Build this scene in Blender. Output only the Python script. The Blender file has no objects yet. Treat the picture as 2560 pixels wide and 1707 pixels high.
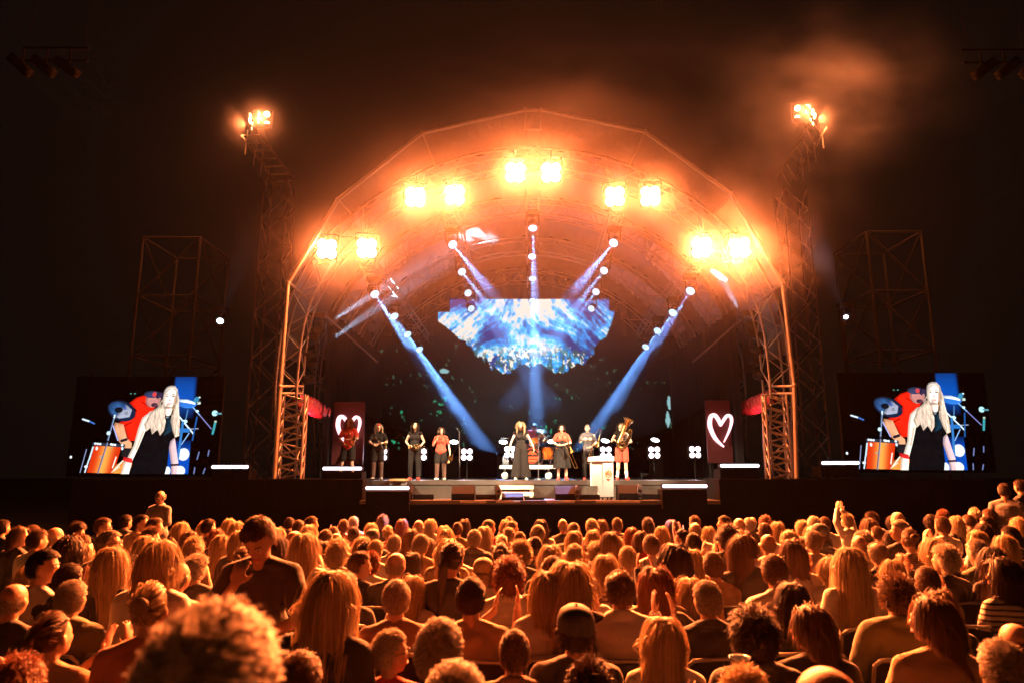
import bpy, math, random, time
import numpy as np
from mathutils import Vector, Matrix, Euler, noise
T0 = time.time()
R = math.radians
SC = bpy.context.scene
COL = SC.collection
# ------------------------------------------------------------------ camera
H0, FPX, PITCH = 1.95, 1707.0, math.atan(325 / 1707.0)
cam_d = bpy.data.cameras.new('camera'); cam = bpy.data.objects.new('camera', cam_d); COL.objects.link(cam)
cam.location = (0, 0, H0); cam.rotation_euler = (R(90) + PITCH, 0, 0)
cam_d.sensor_width = 36; cam_d.lens = 24.0; cam_d.clip_start = 0.05; cam_d.clip_end = 600
cam_d.dof.use_dof = True; cam_d.dof.focus_distance = 11.0; cam_d.dof.aperture_fstop = 2.0
SC.camera = cam
SC.render.engine = 'CYCLES'
cy = SC.cycles
cy.use_denoising = True
try: cy.denoiser = 'OPENIMAGEDENOISE'
except Exception: pass
cy.max_bounces = 6; cy.diffuse_bounces = 3; cy.glossy_bounces = 2; cy.transmission_bounces = 4
cy.transparent_max_bounces = 6; cy.volume_bounces = 0
cy.sample_clamp_indirect = 4.0; cy.sample_clamp_direct = 0.0
cy.use_light_tree = True
cy.volume_max_steps = 96
# ------------------------------------------------------------------ world (night sky, faint city glow)
W = bpy.data.worlds.new('World'); SC.world = W; W.use_nodes = True
nt = W.node_tree; nt.nodes.clear()
sky = nt.nodes.new('ShaderNodeTexSky'); sky.sky_type = 'NISHITA'; sky.sun_disc = False
sky.sun_elevation = R(-6); sky.sun_rotation = R(200)
bg1 = nt.nodes.new('ShaderNodeBackground'); bg1.inputs[1].default_value = 0.05
bg2 = nt.nodes.new('ShaderNodeBackground'); bg2.inputs[0].default_value = (1.0, 0.72, 0.5, 1); bg2.inputs[1].default_value = 0.0030
add = nt.nodes.new('ShaderNodeAddShader'); wo = nt.nodes.new('ShaderNodeOutputWorld')
nt.links.new(sky.outputs[0], bg1.inputs[0]); nt.links.new(bg1.outputs[0], add.inputs[0])
nt.links.new(bg2.outputs[0], add.inputs[1]); nt.links.new(add.outputs[0], wo.inputs[0])
SC.view_settings.view_transform = 'Standard'; SC.view_settings.look = 'None'
SC.view_settings.gamma = 1; SC.view_settings.use_curve_mapping = False
SC.view_settings.exposure = 0.0
# light levels (the wash feeds added spots, the others are lamps in view)
P_BLIND, C_BLIND = 30000.0, (1.0, 0.182, 0.036)
P_TOWER, C_TOWER = 2600.0, (1.0, 0.22, 0.05)
P_BEAM, C_BEAM = 230000.0, (0.17, 0.42, 1.0)
P_SIDE, C_SIDE = 170000.0, (0.62, 0.78, 1.0)
P_WASH, C_WASH = 95000.0, (1.0, 0.76, 0.48)
HAZE = 0.00003
STAGE_SMOKE = 0.014
YA = 19.5                       # front truss arch
XC = 0.61                       # stage axis
ARCH_Y = (19.5, 23.3, 27.5, 32.0)
# ------------------------------------------------------------------ helpers
def at(px, py, Y):
    c, s = math.cos(PITCH), math.sin(PITCH)
    u = 853.5 - py
    d = Vector((px - 1280.0, FPX * c - u * s, FPX * s + u * c))
    t = Y / d.y
    return Vector((d.x * t, Y, H0 + d.z * t))
def proj(p):
    c, s = math.cos(PITCH), math.sin(PITCH)
    x, y, z = p[0], p[1], p[2] - H0
    f = y * c + z * s; u = -y * s + z * c
    return 1280 + FPX * x / f, 853.5 - FPX * u / f
def tag(o, label=None, cat=None, group=None, kind=None):
    if label: o['label'] = label
    if cat: o['category'] = cat
    if group: o['group'] = group
    if kind: o['kind'] = kind
    return o
def empty(name, loc=(0, 0, 0), rz=0.0):
    o = bpy.data.objects.new(name, None); COL.objects.link(o)
    o.location = loc; o.rotation_euler = (0, 0, rz); o.empty_display_size = 0.1
    return o
def link(name, me, mat=None, parent=None, loc=None):
    o = bpy.data.objects.new(name, me); COL.objects.link(o)
    if parent is not None: o.parent = parent
    if loc is not None: o.location = loc
    if mat is not None:
        if len(me.materials) == 0: me.materials.append(mat)
        elif me.materials[0] is not mat:
            o.material_slots[0].link = 'OBJECT'; o.material_slots[0].material = mat
    return o
KIDS = {}
def copy_tree(o, parent=None):
    c = o.copy(); COL.objects.link(c)
    if parent is not None: c.parent = parent
    for ch in o.children: copy_tree(ch, c)
    return c
def unit(v):
    v = Vector(v); return v.normalized()
def frame(d):
    d = unit(d); a = Vector((0, 0, 1)) if abs(d.z) < 0.9 else Vector((0, 1, 0))
    x = d.cross(a).normalized(); y = x.cross(d).normalized()
    return x, y, d
class MB:
    def __init__(s): s.v = []; s.f = []; s.sm = []
    def add(s, v, f, smooth=True):
        n = len(s.v); s.v += [tuple(p) for p in v]; s.f += [tuple(i + n for i in q) for q in f]; s.sm += [smooth] * len(f); return s
    def box(s, c, size, rz=0.0, rx=0.0, ry=0.0):
        M = Euler((rx, ry, rz)).to_matrix(); hx, hy, hz = size[0] / 2, size[1] / 2, size[2] / 2
        vs = [Vector(c) + M @ Vector((x * hx, y * hy, z * hz)) for z in (-1, 1) for y in (-1, 1) for x in (-1, 1)]
        return s.add(vs, [(0, 2, 3, 1), (4, 5, 7, 6), (0, 1, 5, 4), (2, 6, 7, 3), (0, 4, 6, 2), (1, 3, 7, 5)], False)
    def cone(s, a, b, ra, rb, n=10, caps=True):
        a = Vector(a); b = Vector(b)
        if (b - a).length < 1e-6: return s
        x, y, d = frame(b - a); vs = []
        for p, r in ((a, ra), (b, rb)):
            vs += [p + (x * math.cos(t) + y * math.sin(t)) * r for t in [2 * math.pi * i / n for i in range(n)]]
        fs = [(i, (i + 1) % n, n + (i + 1) % n, n + i) for i in range(n)]
        s.add(vs, fs, True)
        if caps: s.add(vs, [tuple(range(n))[::-1], tuple(range(n, 2 * n))], False)
        return s
    def tube(s, pts, r, n=8, caps=True, closed=False):
        pts = [Vector(p) for p in pts]; N = len(pts); rr = r if hasattr(r, '__len__') else [r] * N
        vs = []; px = None
        for i, p in enumerate(pts):
            a = pts[i - 1] if (i > 0 or closed) else p; b = pts[(i + 1) % N] if (i < N - 1 or closed) else p
            d = (b - a).normalized()
            if px is None: px = frame(d)[0]
            px = (px - d * px.dot(d)); px = px.normalized() if px.length > 1e-6 else frame(d)[0]
            py = d.cross(px)
            vs += [p + (px * math.cos(2 * math.pi * k / n) + py * math.sin(2 * math.pi * k / n)) * rr[i] for k in range(n)]
        fs = []
        for i in range(N if closed else N - 1):
            j = (i + 1) % N
            fs += [(i * n + k, i * n + (k + 1) % n, j * n + (k + 1) % n, j * n + k) for k in range(n)]
        s.add(vs, fs, True)
        if caps and not closed: s.add(vs[:n] + vs[-n:], [tuple(range(n))[::-1], tuple(range(n, 2 * n))], False)
        return s
    def lathe(s, prof, a=(0, 0, 0), d=(0, 0, 1), n=20):
        a = Vector(a); x, y, z = frame(d); vs = []
        for r, h in prof:
            vs += [a + z * h + (x * math.cos(2 * math.pi * k / n) + y * math.sin(2 * math.pi * k / n)) * max(r, 1e-4) for k in range(n)]
        fs = []
        for i in range(len(prof) - 1):
            fs += [(i * n + k, i * n + (k + 1) % n, (i + 1) * n + (k + 1) % n, (i + 1) * n + k) for k in range(n)]
        return s.add(vs, fs, True)
    def ell(s, c, r, M=None, n=14, m=9):
        c = Vector(c); vs = [c + (M @ Vector((0, 0, r[2])) if M else Vector((0, 0, r[2])))]
        for i in range(1, m):
            ph = math.pi * i / m
            for k in range(n):
                th = 2 * math.pi * k / n
                p = Vector((r[0] * math.sin(ph) * math.cos(th), r[1] * math.sin(ph) * math.sin(th), r[2] * math.cos(ph)))
                vs.append(c + (M @ p if M else p))
        vs.append(c + (M @ Vector((0, 0, -r[2])) if M else Vector((0, 0, -r[2]))))
        fs = [(0, 1 + k, 1 + (k + 1) % n) for k in range(n)]
        for i in range(m - 2):
            fs += [(1 + i * n + k, 1 + (i + 1) * n + k, 1 + (i + 1) * n + (k + 1) % n, 1 + i * n + (k + 1) % n) for k in range(n)]
        L = len(vs) - 1
        fs += [(L, 1 + (m - 2) * n + (k + 1) % n, 1 + (m - 2) * n + k) for k in range(n)]
        return s.add(vs, fs, True)
    def cap(s, a, b, ra, rb, n=12):
        a = Vector(a); b = Vector(b); x, y, d = frame(b - a); prof = []
        for i in range(5):
            t = math.pi / 2 * i / 4; prof.append((ra * math.sin(t), -ra * math.cos(t)))
        L = (b - a).length
        for i in range(5):
            t = math.pi / 2 * i / 4; prof.append((rb * math.cos(t), L + rb * math.sin(t)))
        vs = []
        for r, h in prof[1:-1]:
            vs += [a + d * h + (x * math.cos(2 * math.pi * k / n) + y * math.sin(2 * math.pi * k / n)) * r for k in range(n)]
        m = len(prof) - 2; vs.append(a - d * ra); vs.append(b + d * rb)
        fs = []
        for i in range(m - 1):
            fs += [(i * n + k, i * n + (k + 1) % n, (i + 1) * n + (k + 1) % n, (i + 1) * n + k) for k in range(n)]
        A, B = m * n, m * n + 1
        fs += [(A, (k + 1) % n, k) for k in range(n)] + [(B, (m - 1) * n + k, (m - 1) * n + (k + 1) % n) for k in range(n)]
        return s.add(vs, fs, True)
    def prism(s, poly, t, o=(0, 0, 0), u=(1, 0, 0), w=(0, 0, 1)):
        # poly in the (u, w) plane, extruded by t along u x w
        o = Vector(o); u = Vector(u); w = Vector(w); nn = u.cross(w).normalized(); n = len(poly)
        vs = [o + u * a + w * b for a, b in poly] + [o + u * a + w * b + nn * t for a, b in poly]
        return s.add(vs, [tuple(range(n)), tuple(range(n, 2 * n))[::-1]] + [(i, n + i, n + (i + 1) % n, (i + 1) % n) for i in range(n)], False)
    def grid(s, fn, nu, nv, closed_u=False):
        vs = [fn(i / (nu - (0 if closed_u else 1)), j / (nv - 1)) for j in range(nv) for i in range(nu)]
        fs = [(j * nu + i, j * nu + (i + 1) % nu, (j + 1) * nu + (i + 1) % nu, (j + 1) * nu + i) for j in range(nv - 1) for i in range(nu if closed_u else nu - 1)]
        return s.add(vs, fs, True)
    def mesh(s, name):
        me = bpy.data.meshes.new(name); me.from_pydata(s.v, [], s.f); me.polygons.foreach_set('use_smooth', s.sm); me.update(); return me
    def build(s, name, mat, parent=None, local=True):
        off = Vector((0, 0, 0))
        if parent is not None and local:
            q = parent
            while q is not None: off = off + q.location; q = q.parent
        me = s.mesh(name)
        if off.length > 0: me.transform(Matrix.Translation(-off))
        return link(name, me, mat, parent)
_ro = {}
def rod(name, a, b, r, mat, parent, n=6):
    """one tube as its own object; every rod shares one unit cylinder"""
    key = (mat.name, n)
    if key not in _ro:
        me = MB().cone((0, 0, 0), (0, 0, 1), 1, 1, n).mesh('tube'); me.materials.append(mat); _ro[key] = me
    off = Vector((0, 0, 0)); q = parent
    while q is not None: off += q.location; q = q.parent
    a = Vector(a) - off; b = Vector(b) - off; x, y, d = frame(b - a); L = (b - a).length
    o = bpy.data.objects.new(name, _ro[key]); COL.objects.link(o); o.parent = parent
    M = Matrix((x * r, y * r, d * L)).transposed().to_4x4(); M.translation = a; o.matrix_local = M
    return o
# ------------------------------------------------------------------ materials
MATS = {}
def mat(name, col=(0.5, 0.5, 0.5), rough=0.6, metal=0.0, var=0.12, vscale=8.0, bump=0.0, bscale=60.0, emit=None, es=0.0, trans=0.0, sheen=0.0, coat=0.0, spec=0.5, stretch=None):
    if name in MATS: return MATS[name]
    m = bpy.data.materials.new(name); m.use_nodes = True; nt = m.node_tree; b = nt.nodes['Principled BSDF']
    b.inputs['Roughness'].default_value = rough; b.inputs['Metallic'].default_value = metal
    b.inputs['Specular IOR Level'].default_value = spec
    if sheen: b.inputs['Sheen Weight'].default_value = sheen; b.inputs['Sheen Roughness'].default_value = 0.4
    if coat: b.inputs['Coat Weight'].default_value = coat
    if trans: b.inputs['Transmission Weight'].default_value = trans
    if emit:
        b.inputs['Emission Color'].default_value = (*emit, 1); b.inputs['Emission Strength'].default_value = es
    tc = nt.nodes.new('ShaderNodeTexCoord'); src = tc.outputs['Object']
    if stretch:
        mp = nt.nodes.new('ShaderNodeMapping'); mp.inputs['Scale'].default_value = stretch
        nt.links.new(src, mp.inputs[0]); src = mp.outputs[0]
    if var > 0:
        n1 = nt.nodes.new('ShaderNodeTexNoise'); n1.inputs['Scale'].default_value = vscale; n1.inputs['Detail'].default_value = 3
        nt.links.new(src, n1.inputs['Vector'])
        mx = nt.nodes.new('ShaderNodeMix'); mx.data_type = 'RGBA'
        mx.inputs[6].default_value = (*[c * (1 - var) for c in col], 1); mx.inputs[7].default_value = (*[min(1, c * (1 + var)) for c in col], 1)
        nt.links.new(n1.outputs[0], mx.inputs[0]); nt.links.new(mx.outputs[2], b.inputs['Base Color'])
    else: b.inputs['Base Color'].default_value = (*col, 1)
    if bump > 0:
        n2 = nt.nodes.new('ShaderNodeTexNoise'); n2.inputs['Scale'].default_value = bscale; n2.inputs['Detail'].default_value = 4
        nt.links.new(src, n2.inputs['Vector'])
        bp = nt.nodes.new('ShaderNodeBump'); bp.inputs['Strength'].default_value = bump; bp.inputs['Distance'].default_value = 0.02
        nt.links.new(n2.outputs[0], bp.inputs['Height']); nt.links.new(bp.outputs[0], b.inputs['Normal'])
    MATS[name] = m; return m
def emat(name, col, s):
    if name in MATS: return MATS[name]
    m = bpy.data.materials.new(name); m.use_nodes = True; nt = m.node_tree; nt.nodes.clear()
    e = nt.nodes.new('ShaderNodeEmission'); e.inputs[0].default_value = (*col, 1); e.inputs[1].default_value = s
    o = nt.nodes.new('ShaderNodeOutputMaterial'); nt.links.new(e.outputs[0], o.inputs[0]); MATS[name] = m; return m
def colmat(name, s):
    """LED picture: per-pixel colours held on the screen's own grid"""
    m = bpy.data.materials.new(name); m.use_nodes = True; nt = m.node_tree; b = nt.nodes['Principled BSDF']
    b.inputs['Base Color'].default_value = (0.0004, 0.0004, 0.0004, 1); b.inputs['Roughness'].default_value = 1.0; b.inputs['Specular IOR Level'].default_value = 0.0
    a = nt.nodes.new('ShaderNodeVertexColor'); a.layer_name = 'led'
    nt.links.new(a.outputs[0], b.inputs['Emission Color']); b.inputs['Emission Strength'].default_value = s
    return m
M_ALU = mat('aluminium', (0.38, 0.35, 0.33), 0.42, 0.7, 0.25, 5, 0.15, 40)
M_ALU2 = mat('dull_aluminium', (0.16, 0.13, 0.12), 0.6, 0.3, 0.25, 5)
M_SCAF = mat('scaffold_steel', (0.014, 0.012, 0.011), 0.7, 0.1, 0.3, 5)
M_BLK = mat('black_paint', (0.012, 0.011, 0.011), 0.7, 0, 0.3, 20, 0.1, 90, spec=0.2)
M_DRAPE = mat('black_drape', (0.006, 0.0055, 0.006), 0.95, 0, 0.3, 3, 0.5, 6, spec=0.1, stretch=(6, 6, 0.4))
M_DECK = mat('deck_plywood', (0.05, 0.042, 0.036), 0.45, 0, 0.25, 3, 0.2, 30)
M_SKIRT = mat('stage_skirt', (0.035, 0.022, 0.014), 0.75, 0, 0.3, 2, 0.4, 8, stretch=(5, 5, 0.6))
M_WHITE = mat('white_paint', (0.75, 0.73, 0.70), 0.4, 0, 0.06, 5)
M_BRASS = mat('brass', (0.83, 0.55, 0.20), 0.18, 1.0, 0.1, 20)
M_SILVER = mat('silver', (0.75, 0.74, 0.72), 0.15, 1.0, 0.1, 20)
# ------------------------------------------------------------------ lamps
def lamp(name, kind, loc, power, col, parent, aim=None, angle=None, blend=0.2, size=0.05):
    d = bpy.data.lights.new(name, kind); d.energy = power; d.color = col; d.shadow_soft_size = size
    if kind == 'SPOT': d.spot_size = angle; d.spot_blend = blend
    o = bpy.data.objects.new(name, d); COL.objects.link(o)
    off = Vector((0, 0, 0)); q = parent
    while q is not None: off += q.location; q = q.parent
    o.parent = parent; o.location = Vector(loc) - off
    if aim is not None: o.rotation_euler = (Vector(aim) - Vector(loc)).to_track_quat('-Z', 'Y').to_euler()
    return o
# ------------------------------------------------------------------ ground and air
gm = mat('trodden_grass', (0.03, 0.035, 0.02), 0.95, 0, 0.4, 1.2, 0.6, 25)
g = MB().add([(-150, -60, 0), (150, -60, 0), (150, 240, 0), (-150, 240, 0)], [(0, 1, 2, 3)], False).build('ground', gm)
tag(g, 'dark trodden ground under the audience and around the stage', None, None, 'structure')
def volume_box(name, lo, hi, dens, col, aniso, label):
    c = [(a + b) / 2 for a, b in zip(lo, hi)]; s = [b - a for a, b in zip(lo, hi)]
    m = bpy.data.materials.new(name); m.use_nodes = True; n = m.node_tree; n.nodes.clear()
    v = n.nodes.new('ShaderNodeVolumePrincipled'); v.inputs['Density'].default_value = dens
    v.inputs['Color'].default_value = (*col, 1); v.inputs['Anisotropy'].default_value = aniso
    o = n.nodes.new('ShaderNodeOutputMaterial'); n.links.new(v.outputs[0], o.inputs['Volume'])
    ob = MB().box(c, s).build(name, m); tag(ob, label, None, None, 'stuff'); return ob
volume_box('haze', (-45, -4, -1), (45, 48, 15.2), HAZE, (0.9, 0.88, 0.86), 0.7, 'thin stage haze hanging over the audience and the stage')
_m = bpy.data.materials.new('stage_smoke'); _m.use_nodes = True; _n = _m.node_tree; _n.nodes.clear()
_v = _n.nodes.new('ShaderNodeVolumePrincipled'); _v.inputs['Density'].default_value = STAGE_SMOKE; _v.inputs['Color'].default_value = (.86, .9, 1, 1); _v.inputs['Anisotropy'].default_value = 0.3
_o = _n.nodes.new('ShaderNodeOutputMaterial'); _n.links.new(_v.outputs[0], _o.inputs['Volume'])
tag(MB().ell((XC, 23.9, 7.3), (8.1, 5.3, 4.8), None, 44, 26).build('stage_smoke', _m), 'denser smoke filling the arch of the stage', None, None, 'stuff')
def smoke_puff(c, r, dens, seed, label, n0=0.42, n1=0.68, an=0.5, nsc=2.6, e0=0.98, e1=0.1):
    """cloud of smoke with ragged soft edges"""
    m = bpy.data.materials.new('smoke_puff'); m.use_nodes = True; n = m.node_tree; n.nodes.clear(); L = n.links.new
    tc = n.nodes.new('ShaderNodeTexCoord'); mp = n.nodes.new('ShaderNodeMapping'); mp.inputs['Scale'].default_value = (1 / r[0], 1 / r[1], 1 / r[2]); L(tc.outputs['Object'], mp.inputs[0])
    ln = n.nodes.new('ShaderNodeVectorMath'); ln.operation = 'LENGTH'; L(mp.outputs[0], ln.inputs[0])
    nz = n.nodes.new('ShaderNodeTexNoise'); nz.inputs['Scale'].default_value = nsc; nz.inputs['Detail'].default_value = 3.5; mp2 = n.nodes.new('ShaderNodeMapping'); mp2.inputs['Location'].default_value = (seed, seed * 2, 0); L(mp.outputs[0], mp2.inputs[0]); L(mp2.outputs[0], nz.inputs['Vector'])
    a = n.nodes.new('ShaderNodeMapRange'); a.inputs[1].default_value = e0; a.inputs[2].default_value = e1; a.inputs[3].default_value = 0; a.inputs[4].default_value = 1; a.interpolation_type = 'SMOOTHSTEP'; L(ln.outputs['Value'], a.inputs[0])
    b = n.nodes.new('ShaderNodeMapRange'); b.inputs[1].default_value = n0; b.inputs[2].default_value = n1; b.interpolation_type = 'SMOOTHSTEP'; L(nz.outputs[0], b.inputs[0])
    k = n.nodes.new('ShaderNodeMath'); k.operation = 'MULTIPLY'; L(a.outputs[0], k.inputs[0]); L(b.outputs[0], k.inputs[1]); k2 = n.nodes.new('ShaderNodeMath'); k2.operation = 'MULTIPLY'; k2.inputs[1].default_value = dens; L(k.outputs[0], k2.inputs[0])
    v = n.nodes.new('ShaderNodeVolumePrincipled'); v.inputs['Color'].default_value = (.88, .84, 1, 1); v.inputs['Anisotropy'].default_value = an; L(k2.outputs[0], v.inputs['Density'])
    o = n.nodes.new('ShaderNodeOutputMaterial'); L(v.outputs[0], o.inputs['Volume'])
    ob = MB().ell((0, 0, 0), r, None, 24, 14).build('smoke_puff', m); ob.location = c; tag(ob, label, None, None, 'stuff'); return ob
smoke_puff((XC, 18.7, 9.7), (14.0, 3.2, 7.2), 0.0058, 1.0, 'wide bank of thin smoke glowing round the front arch', 0.20, 0.66, 0.55, 1.9, 1.0, 0.0)
for i_, (x_, y_) in enumerate(((867, 622), (1088, 490), (1333, 432), (1582, 491), (1802, 620))):
    smoke_puff(at(x_, y_, 18.35), (2.4, 0.95, 2.0), 0.0068, 11.0 + i_ * 3.3, 'added smoke halo in front of the %s pair of blinders from the left' % ['first', 'second', 'third', 'fourth', 'fifth'][i_], 0.22, 0.62, 0.5, 2.0, 1.0, 0.0)  # smoke added before each pair to give the lamps a halo
smoke_puff(at(2080, 210, 17.5), (5.0, 1.8, 3.4), 0.075, 3.0, 'ragged puff of orange lit smoke high on the right', 0.38, 0.85, nsc=2.2)
smoke_puff(at(1900, 480, 18.0), (3.6, 1.5, 4.2), 0.060, 5.3, 'smoke curling off the right shoulder of the arch', 0.34, 0.8)
smoke_puff(at(1500, 200, 17.8), (7.0, 1.8, 3.0), 0.045, 7.7, 'smoke rising above the ridge of the arch', 0.34, 0.85, nsc=2.4)
smoke_puff(at(652, 300, 20.1), (1.6, .8, 1.6), 0.03, 21.0, 'added smoke halo round the lamps of the left mast', 0.1, 0.6, 0.5, 1.8, 1.0, 0.0)  # small puff added to make the mast lamps glow
smoke_puff(at(2010, 285, 20.1), (1.6, .8, 1.6), 0.03, 22.0, 'added smoke halo round the lamps of the right mast', 0.1, 0.6, 0.5, 1.8, 1.0, 0.0)  # same added puff for the right mast's halo
# ================================================================== STAGE STRUCTURE
Z_DECK = at(1333, 1200, 20.0).z            # main deck
Z_APRON = at(1333, 1250, 18.6).z           # low front deck
Z_PLAT = at(540, 1178, 18.6).z             # side deck
xl, xr = at(560, 1200, 19.0).x, at(2120, 1200, 19.0).x
st = empty('stage', (XC, 19.0, 0)); tag(st, 'raised black concert stage with a low front apron under the arched roof', 'stage')
MB().box((XC, 26.35, Z_DECK - 0.06), (14.6, 12.7, 0.12)).build('deck', M_DECK, st)
MB().box((XC, 20.06, Z_DECK / 2 - 0.07), (14.6, 0.08, Z_DECK - 0.14)).build('front_skirt', M_SKIRT, st)
ax0, ax1 = at(900, 1250, 18.6).x, at(1800, 1250, 18.6).x
MB().box(((ax0 + ax1) / 2, 19.28, Z_APRON - 0.05), (ax1 - ax0, 1.44, 0.10)).build('apron_deck', M_DECK, st)
MB().box(((ax0 + ax1) / 2, 18.60, Z_APRON / 2 - 0.06), (ax1 - ax0, 0.06, Z_APRON - 0.12)).build('apron_skirt', M_DRAPE, st)
# bright aluminium edge strips of the apron
for a, b in ((1150, 1215), (1240, 1300), (1366, 1437), (1490, 1600)):
    p, q = at(a, 1248, 18.54), at(b, 1248, 18.54)
    MB().box(((p.x + q.x) / 2, 18.53, Z_APRON - 0.03), (q.x - p.x, 0.05, 0.055)).build('edge_strip', M_ALU, st)
for sx, nm in ((-1, 0), (1, 1)):
    xa = at(175 if sx < 0 else 1800, 1200, 18.7).x; xb = at(905 if sx < 0 else 2470, 1200, 18.7).x
    w = MB().box(((xa + xb) / 2, 19.9, (Z_DECK + 0.05) / 2), (xb - xa, 2.2, Z_DECK + 0.05)).build('side_deck', M_DRAPE, None)
    tag(w, 'black draped side stage ' + ('left of the arch under the left video screen' if sx < 0 else 'right of the arch under the right video screen'), 'side stage')
# ------------------------------------------------------------------ truss arches
cp = [(725, 1195), (724, 1085), (723, 975), (741, 818), (778, 715), (850, 612), (960, 520), (1100, 447), (1220, 414), (1333, 404)]
half = [(p.x - XC, p.z) for p in [at(x, y, YA) for x, y in cp]]
half[-1] = (0.0, half[-1][1]); half[0] = (half[1][0], Z_DECK + 0.0); half[1] = (half[1][0], half[1][1])
def smooth_poly(ps, n):
    out = []
    P = [ps[0]] + ps + [ps[-1]]
    for i in range(1, len(P) - 2):
        for k in range(n):
            t = k / n; a, b, c, d = [np.array(P[i + j]) for j in (-1, 0, 1, 2)]
            out.append(tuple(0.5 * ((2 * b) + (-a + c) * t + (2 * a - 5 * b + 4 * c - d) * t * t + (-a + 3 * b - 3 * c + d) * t ** 3)))
    out.append(ps[-1]); return out
hp = smooth_poly(half, 8)
full = hp + [(-x, z) for x, z in hp[-2::-1]]
# resample by length
fa = np.array(full); seg = np.r_[0, np.cumsum(np.hypot(*np.diff(fa, axis=0).T))]
def along(s): return np.array([np.interp(s, seg, fa[:, 0]), np.interp(s, seg, fa[:, 1])])
LTOT = seg[-1]
def arch_pt(s, off, Y):
    p = along(s); q = along(min(s + 0.05, LTOT)) - along(max(s - 0.05, 0)); q /= np.hypot(*q)
    nx, nz = -q[1], q[0]              # outward
    return Vector((XC + p[0] + nx * off, Y, p[1] + nz * off))
arch_names = ['foremost curved truss arch of the stage roof', 'second truss arch behind the foremost one', 'third truss arch from the front, before the video wall', 'rearmost truss arch behind the video wall']
for k, Y in enumerate(ARCH_Y):
    ar = empty('truss_arch', (XC, Y, Z_DECK)); tag(ar, 'silver aluminium ' + arch_names[k], 'truss', 'truss arches carrying the stage roof')
    nb = 52 if k < 2 else 44
    S = [LTOT * i / nb for i in range(nb + 1)]
    hw, hy = 0.30, 0.27
    ch = {}
    for a, o in enumerate((-hw, hw)):
        for b, dy in enumerate((-hy, hy)):
            pts = [arch_pt(s, o, Y + dy) for s in np.linspace(0, LTOT, 90)]
            MB().tube(pts, 0.034, 6).build('chord', M_ALU, ar); ch[a, b] = [arch_pt(s, o, Y + dy) for s in S]
    for i in range(nb):
        for (c1, c2) in (((0, 0), (1, 0)), ((0, 0), (0, 1)), ((0, 1), (1, 1))) if k < 2 else (((0, 0), (1, 0)), ((0, 0), (0, 1))):
            p, q = (ch[c1][i], ch[c2][i + 1]) if i % 2 else (ch[c2][i], ch[c1][i + 1])
            rod('brace', p, q, 0.017, M_ALU, ar, 5)
# ------------------------------------------------------------------ roof skin
def pvc():
    m = bpy.data.materials.new('roof_pvc'); m.use_nodes = True; nt = m.node_tree; b = nt.nodes['Principled BSDF']
    b.inputs['Base Color'].default_value = (0.12, 0.105, 0.10, 1); b.inputs['Roughness'].default_value = 0.36
    b.inputs['Subsurface Weight'].default_value = 0.0
    tc = nt.nodes.new('ShaderNodeTexCoord')
    n = nt.nodes.new('ShaderNodeTexNoise'); n.inputs['Scale'].default_value = 1.1; n.inputs['Detail'].default_value = 3
    mp = nt.nodes.new('ShaderNodeMapping'); mp.inputs['Scale'].default_value = (3.5, 0.6, 3.5); nt.links.new(tc.outputs['Object'], mp.inputs[0]); nt.links.new(mp.outputs[0], n.inputs['Vector'])
    bp = nt.nodes.new('ShaderNodeBump'); bp.inputs['Strength'].default_value = 0.55; bp.inputs['Distance'].default_value = 0.12
    nt.links.new(n.outputs[0], bp.inputs['Height']); nt.links.new(bp.outputs[0], b.inputs['Normal'])
    return m
M_PVC = pvc()
rf = empty('stage_roof', (XC, 19.5, Z_DECK)); tag(rf, 'barrel vaulted grey tarpaulin roof stretched over the truss arches with wrinkled folds', 'roof')
s0 = LTOT * 0.13
for k in range(3):
    ya, yb = ARCH_Y[k] + 0.02, ARCH_Y[k + 1] - 0.02
    def fn(u, v):
        s = s0 + (LTOT - 2 * s0) * u
        sag = math.sin(math.pi * v)
        edge = (1 - sag) ** 2
        fold = 0.07 * math.sin(s * 9.0 + 2 * math.sin(s * 1.7 + k)) * edge * (0.4 + 0.6 * abs(math.sin(s * 0.9 + k)))
        return arch_pt(s, 0.42 - 0.10 * sag + fold, ya + (yb - ya) * v)
    MB().grid(fn, 300, 14).build('roof_panel', M_PVC, rf)
# pleated pale liner hanging inside the second and third arches
M_LIN = mat('pale_liner', (0.42, 0.42, 0.44), 0.4, 0, 0.15, 3, 0.4, 7)
for k, (u0, u1) in ((1, (.20, .33)), (1, (.67, .80)), (2, (.22, .38)), (2, (.62, .78))):
    def fn(u, v):
        s = LTOT * (u0 + (u1 - u0) * u); f = math.sin(s * 17 + 1.5 * math.sin(s * 5)) * (.05 + .05 * v) + .05 * noise.noise(Vector((s * 3, v * 2, k)))
        p = arch_pt(s, 0.30 - 0.15 * v * math.sin(math.pi * u), ARCH_Y[k] + .35 + 1.7 * v); p.z += f; p.y += f * .8; return p
    tag(MB().grid(fn, 120, 10).build('roof_liner', M_LIN), 'pale pleated fabric liner under the roof, %s side of the %s arch' % ('left' if u0 < .5 else 'right', 'second' if k == 1 else 'third'), 'fabric liner', 'pleated roof liners')
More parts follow.
